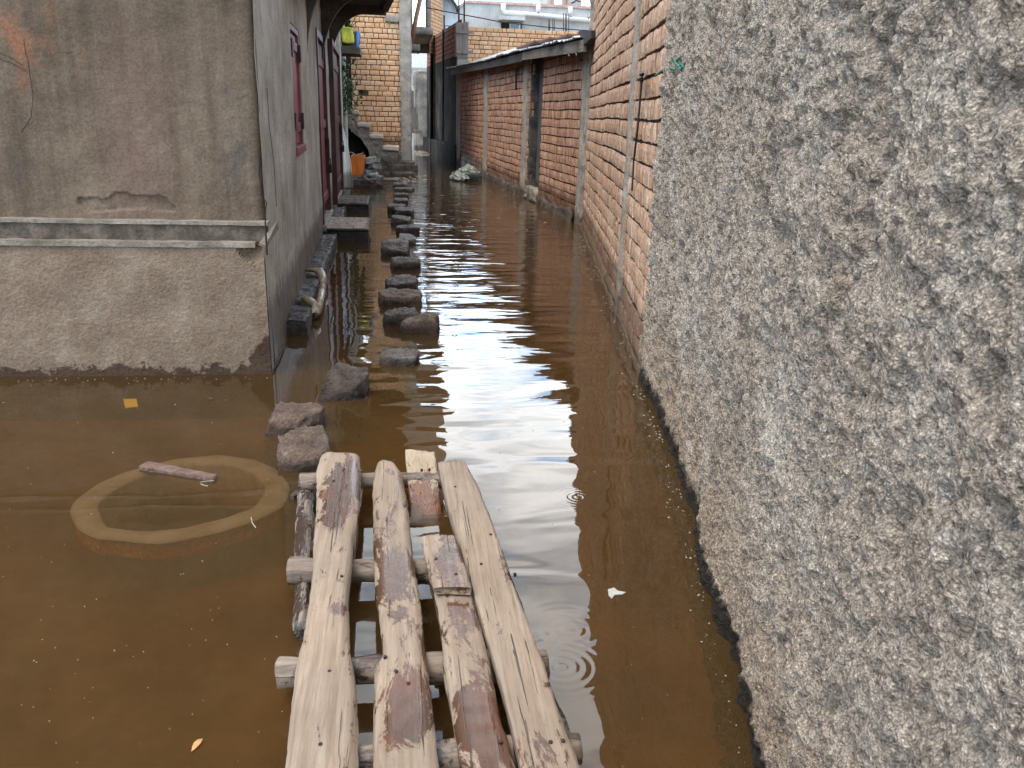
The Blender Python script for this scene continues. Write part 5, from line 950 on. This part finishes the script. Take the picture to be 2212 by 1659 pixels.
plank([(848, 142), (905, 400), (960, 590), (1000, 715), (1060, 925), (1125, 1140), (1210, 1470), (1258, 1659)], [(978, 142), (1048, 280), (1130, 490), (1200, 700), (1268, 880), (1360, 1120), (1460, 1430), (1552, 1659)], .165, .045, 'plankD', 'long dry cracked plank, rightmost on the footbridge', rnd=.006, seed=6)
def log(x0, y0, x1, y1, z, r, lab=None, seed=0, ax='log'):
    A_, B_ = atz(*fb(x0, y0), z), atz(*fb(x1, y1), z); t = np.linspace(0, 1, 40)[:, None]; P = A_+(B_-A_)*t; q = MB(); q.tube(P, r*(1+.1*np.sin(t[:, 0]*7+seed)), 20)
    V = q.v[0]; q.v[0] = V+vnoise(V, .008, 14, 4, seed); o = q.build('cross_log' if ax == 'log' else 'pole', M[ax], fbg, smooth=True)
    if lab: o['label'] = lab
    return o
log(165, 248, 870, 235, .085, .037, None, 1); log(112, 685, 1100, 690, .085, .045, None, 2); log(58, 1188, 1385, 1150, .085, .044, None, 3); log(300, 1640, 1545, 1570, .085, .042, None, 4)
log(192, 290, 180, 980, .035, .036, 'rough bark pole under the left ends of the cross logs', 5, 'pole'); log(1010, 300, 1480, 1600, -.02, .035, None, 6, 'pole')
nl = MB()
for (x, y, z) in [(265, 1540, .176), (310, 1180, .176), (370, 90+620, .176), (585, 1108, .168), (640, 1180, .167), (700, 1240, .167), (1058, 650, .167), (1225, 700, .167), (1105, 505, .167), (1400, 1530, .167), (1462, 1522, .167), (765, 185, .188), (803, 182, .188), (835, 625, .202), (935, 700, .202), (1155, 1528, .167), (330, 240, .176), (930, 270, .167)]:
    p = atz(*fb(x, y), z); nl = MB(); nl.tube([p+np.array([0, 0, -.01]), p+np.array([0, 0, .001]), p+np.array([0, 0, .002])], [.0055, .0055, .003], 10); nl.build('nail', M['iron'], fbg)

# ------------------------------------------------------------------ floating bits
def flat(name, pts, z, th, mat, label, cat, f=None, group=None):
    f = f or (lambda x, y: (x, y)); P = [atz(*f(*p), z) for p in pts]; q = MB(); q.prism(P, (0, 0, th)); return tag(q.build(name, mat), label, cat, group)
flat('plastic_scrap', [(825, 125), (915, 123), (925, 175), (840, 184)], -.006, .004, M['yellow'], 'square yellow plastic scrap floating before the plaster house plinth', 'scrap', f3)
def vx(x, y): return (.4973*.5484*x*1.0, 0)
q = MB(); L0 = atz(412, 1600+24, .004); c = [atz(u, v, .004+k) for u, v, k in [(413, 1625, 0), (418, 1606, .004), (428, 1598, .006), (438, 1597, .003), (434, 1606, .001), (424, 1617, 0)]]; q.prism(c, (0, 0, .0025)); tag(q.build('dry_leaf', M['leafo']), 'curled yellow-brown leaf floating left of the footbridge', 'leaf')
flat('plastic_scrap', [(1313, 1275), (1326, 1271), (1335, 1278), (1352, 1281), (1345, 1285), (1328, 1286), (1322, 1294), (1315, 1288)], .002, .004, M['scrapw'], 'torn white plastic bit floating right of the footbridge', 'scrap')
flat('bark_chip', [(1395, 115), (1415, 112), (1435, 120), (1420, 128), (1400, 127)], .001, .003, M['dark_twig'], 'dark bark chip floating left of the two big blocks', 'chip', f3)
flat('twig_bundle', [(1945, 790), (1975, 760), (2000, 762), (1998, 785), (1970, 798)], .0, .02, M['dark_twig'], 'dark twig lump beside the bark pole of the footbridge', 'twig', f3)
q = MB(); rs = np.random.RandomState(9)
def speck(x, y, s):
    a = rs.uniform(0, 3.14); n = 6; el = rs.uniform(.35, 1); P = [(x+s*(math.cos(t)*math.cos(a)-el*math.sin(t)*math.sin(a)), y+s*(math.cos(t)*math.sin(a)+el*math.sin(t)*math.cos(a)), .0015) for t in np.linspace(0, 6.283, n+1)[:-1]]; q.prism(P, (0, 0, .002))
for i in range(90):
    u, v = rs.uniform(0, 640), rs.uniform(830, 1660); p = atz(u, v); speck(p[0], p[1], rs.uniform(.0008, .0032)*(p[1]*.33))
for i in range(70):
    u, v = rs.uniform(660, 1500), rs.uniform(640, 1660); p = atz(u, v); speck(p[0], p[1], rs.uniform(.0008, .003)*(p[1]*.33))
for i in range(80):
    p = atz(rs.uniform(880, 1180), rs.uniform(375, 500)); speck(p[0], p[1], rs.uniform(.008, .03))
for i in range(60):
    p = atz(rs.uniform(860, 920), rs.uniform(375, 395)); speck(p[0], p[1], rs.uniform(.02, .07))
for i in range(160):
    p = atz(rs.uniform(893, 926), rs.uniform(325, 337)); speck(p[0], p[1], rs.uniform(.03, .12))
for i in range(160):
    y_ = rs.uniform(1.6, 5.0) if i < 110 else rs.uniform(5.0, 12.5); x_ = (float(np.interp(y_, KY, KX)) if y_ < 5.05 else 1.615+(y_-5)*.1604)-.03-abs(rs.normal())*.035*(1 if y_ < 5 else 2); speck(x_, y_, rs.uniform(.0012, .005)*(y_*.33))
for i in range(30): speck(rs.uniform(-2.6, -.85), 5.26-abs(rs.normal())*.08, rs.uniform(.002, .005))
tag(q.build('floating_flecks', M['speck'], weld=False), 'countless pale flecks and crumbs floating on the muddy water', 'flecks', kind='stuff')

# overhead wire
q = MB(); q.tube([aty(*f9(*p), Y) for p, Y in [((-60, 95), 29.5), ((100, 130), 29.6), ((330, 172), 29.6), ((600, 222), 29.6), ((870, 275), 29.7), ((1200, 312), 29.7), ((1500, 345), 29.8), ((1850, 375), 29.9), ((2050, 385), 29.9)]], .018, 6); tag(q.build('overhead_wire', M['iron'], smooth=True), 'black overhead wire sagging across in front of the grey house', 'wire')
q = MB(); q.tube([aty(*f9(*p), 29.0) for p in [(1960, 360), (1965, 320), (1985, 270), (1990, 225), (1975, 205), (1962, 215), (1955, 235), (1940, 210)]], .015, 5); tag(q.build('bent_wire', M['iron'], smooth=True), 'bent wire hook standing above the black sheet at the shed roof end', 'wire')
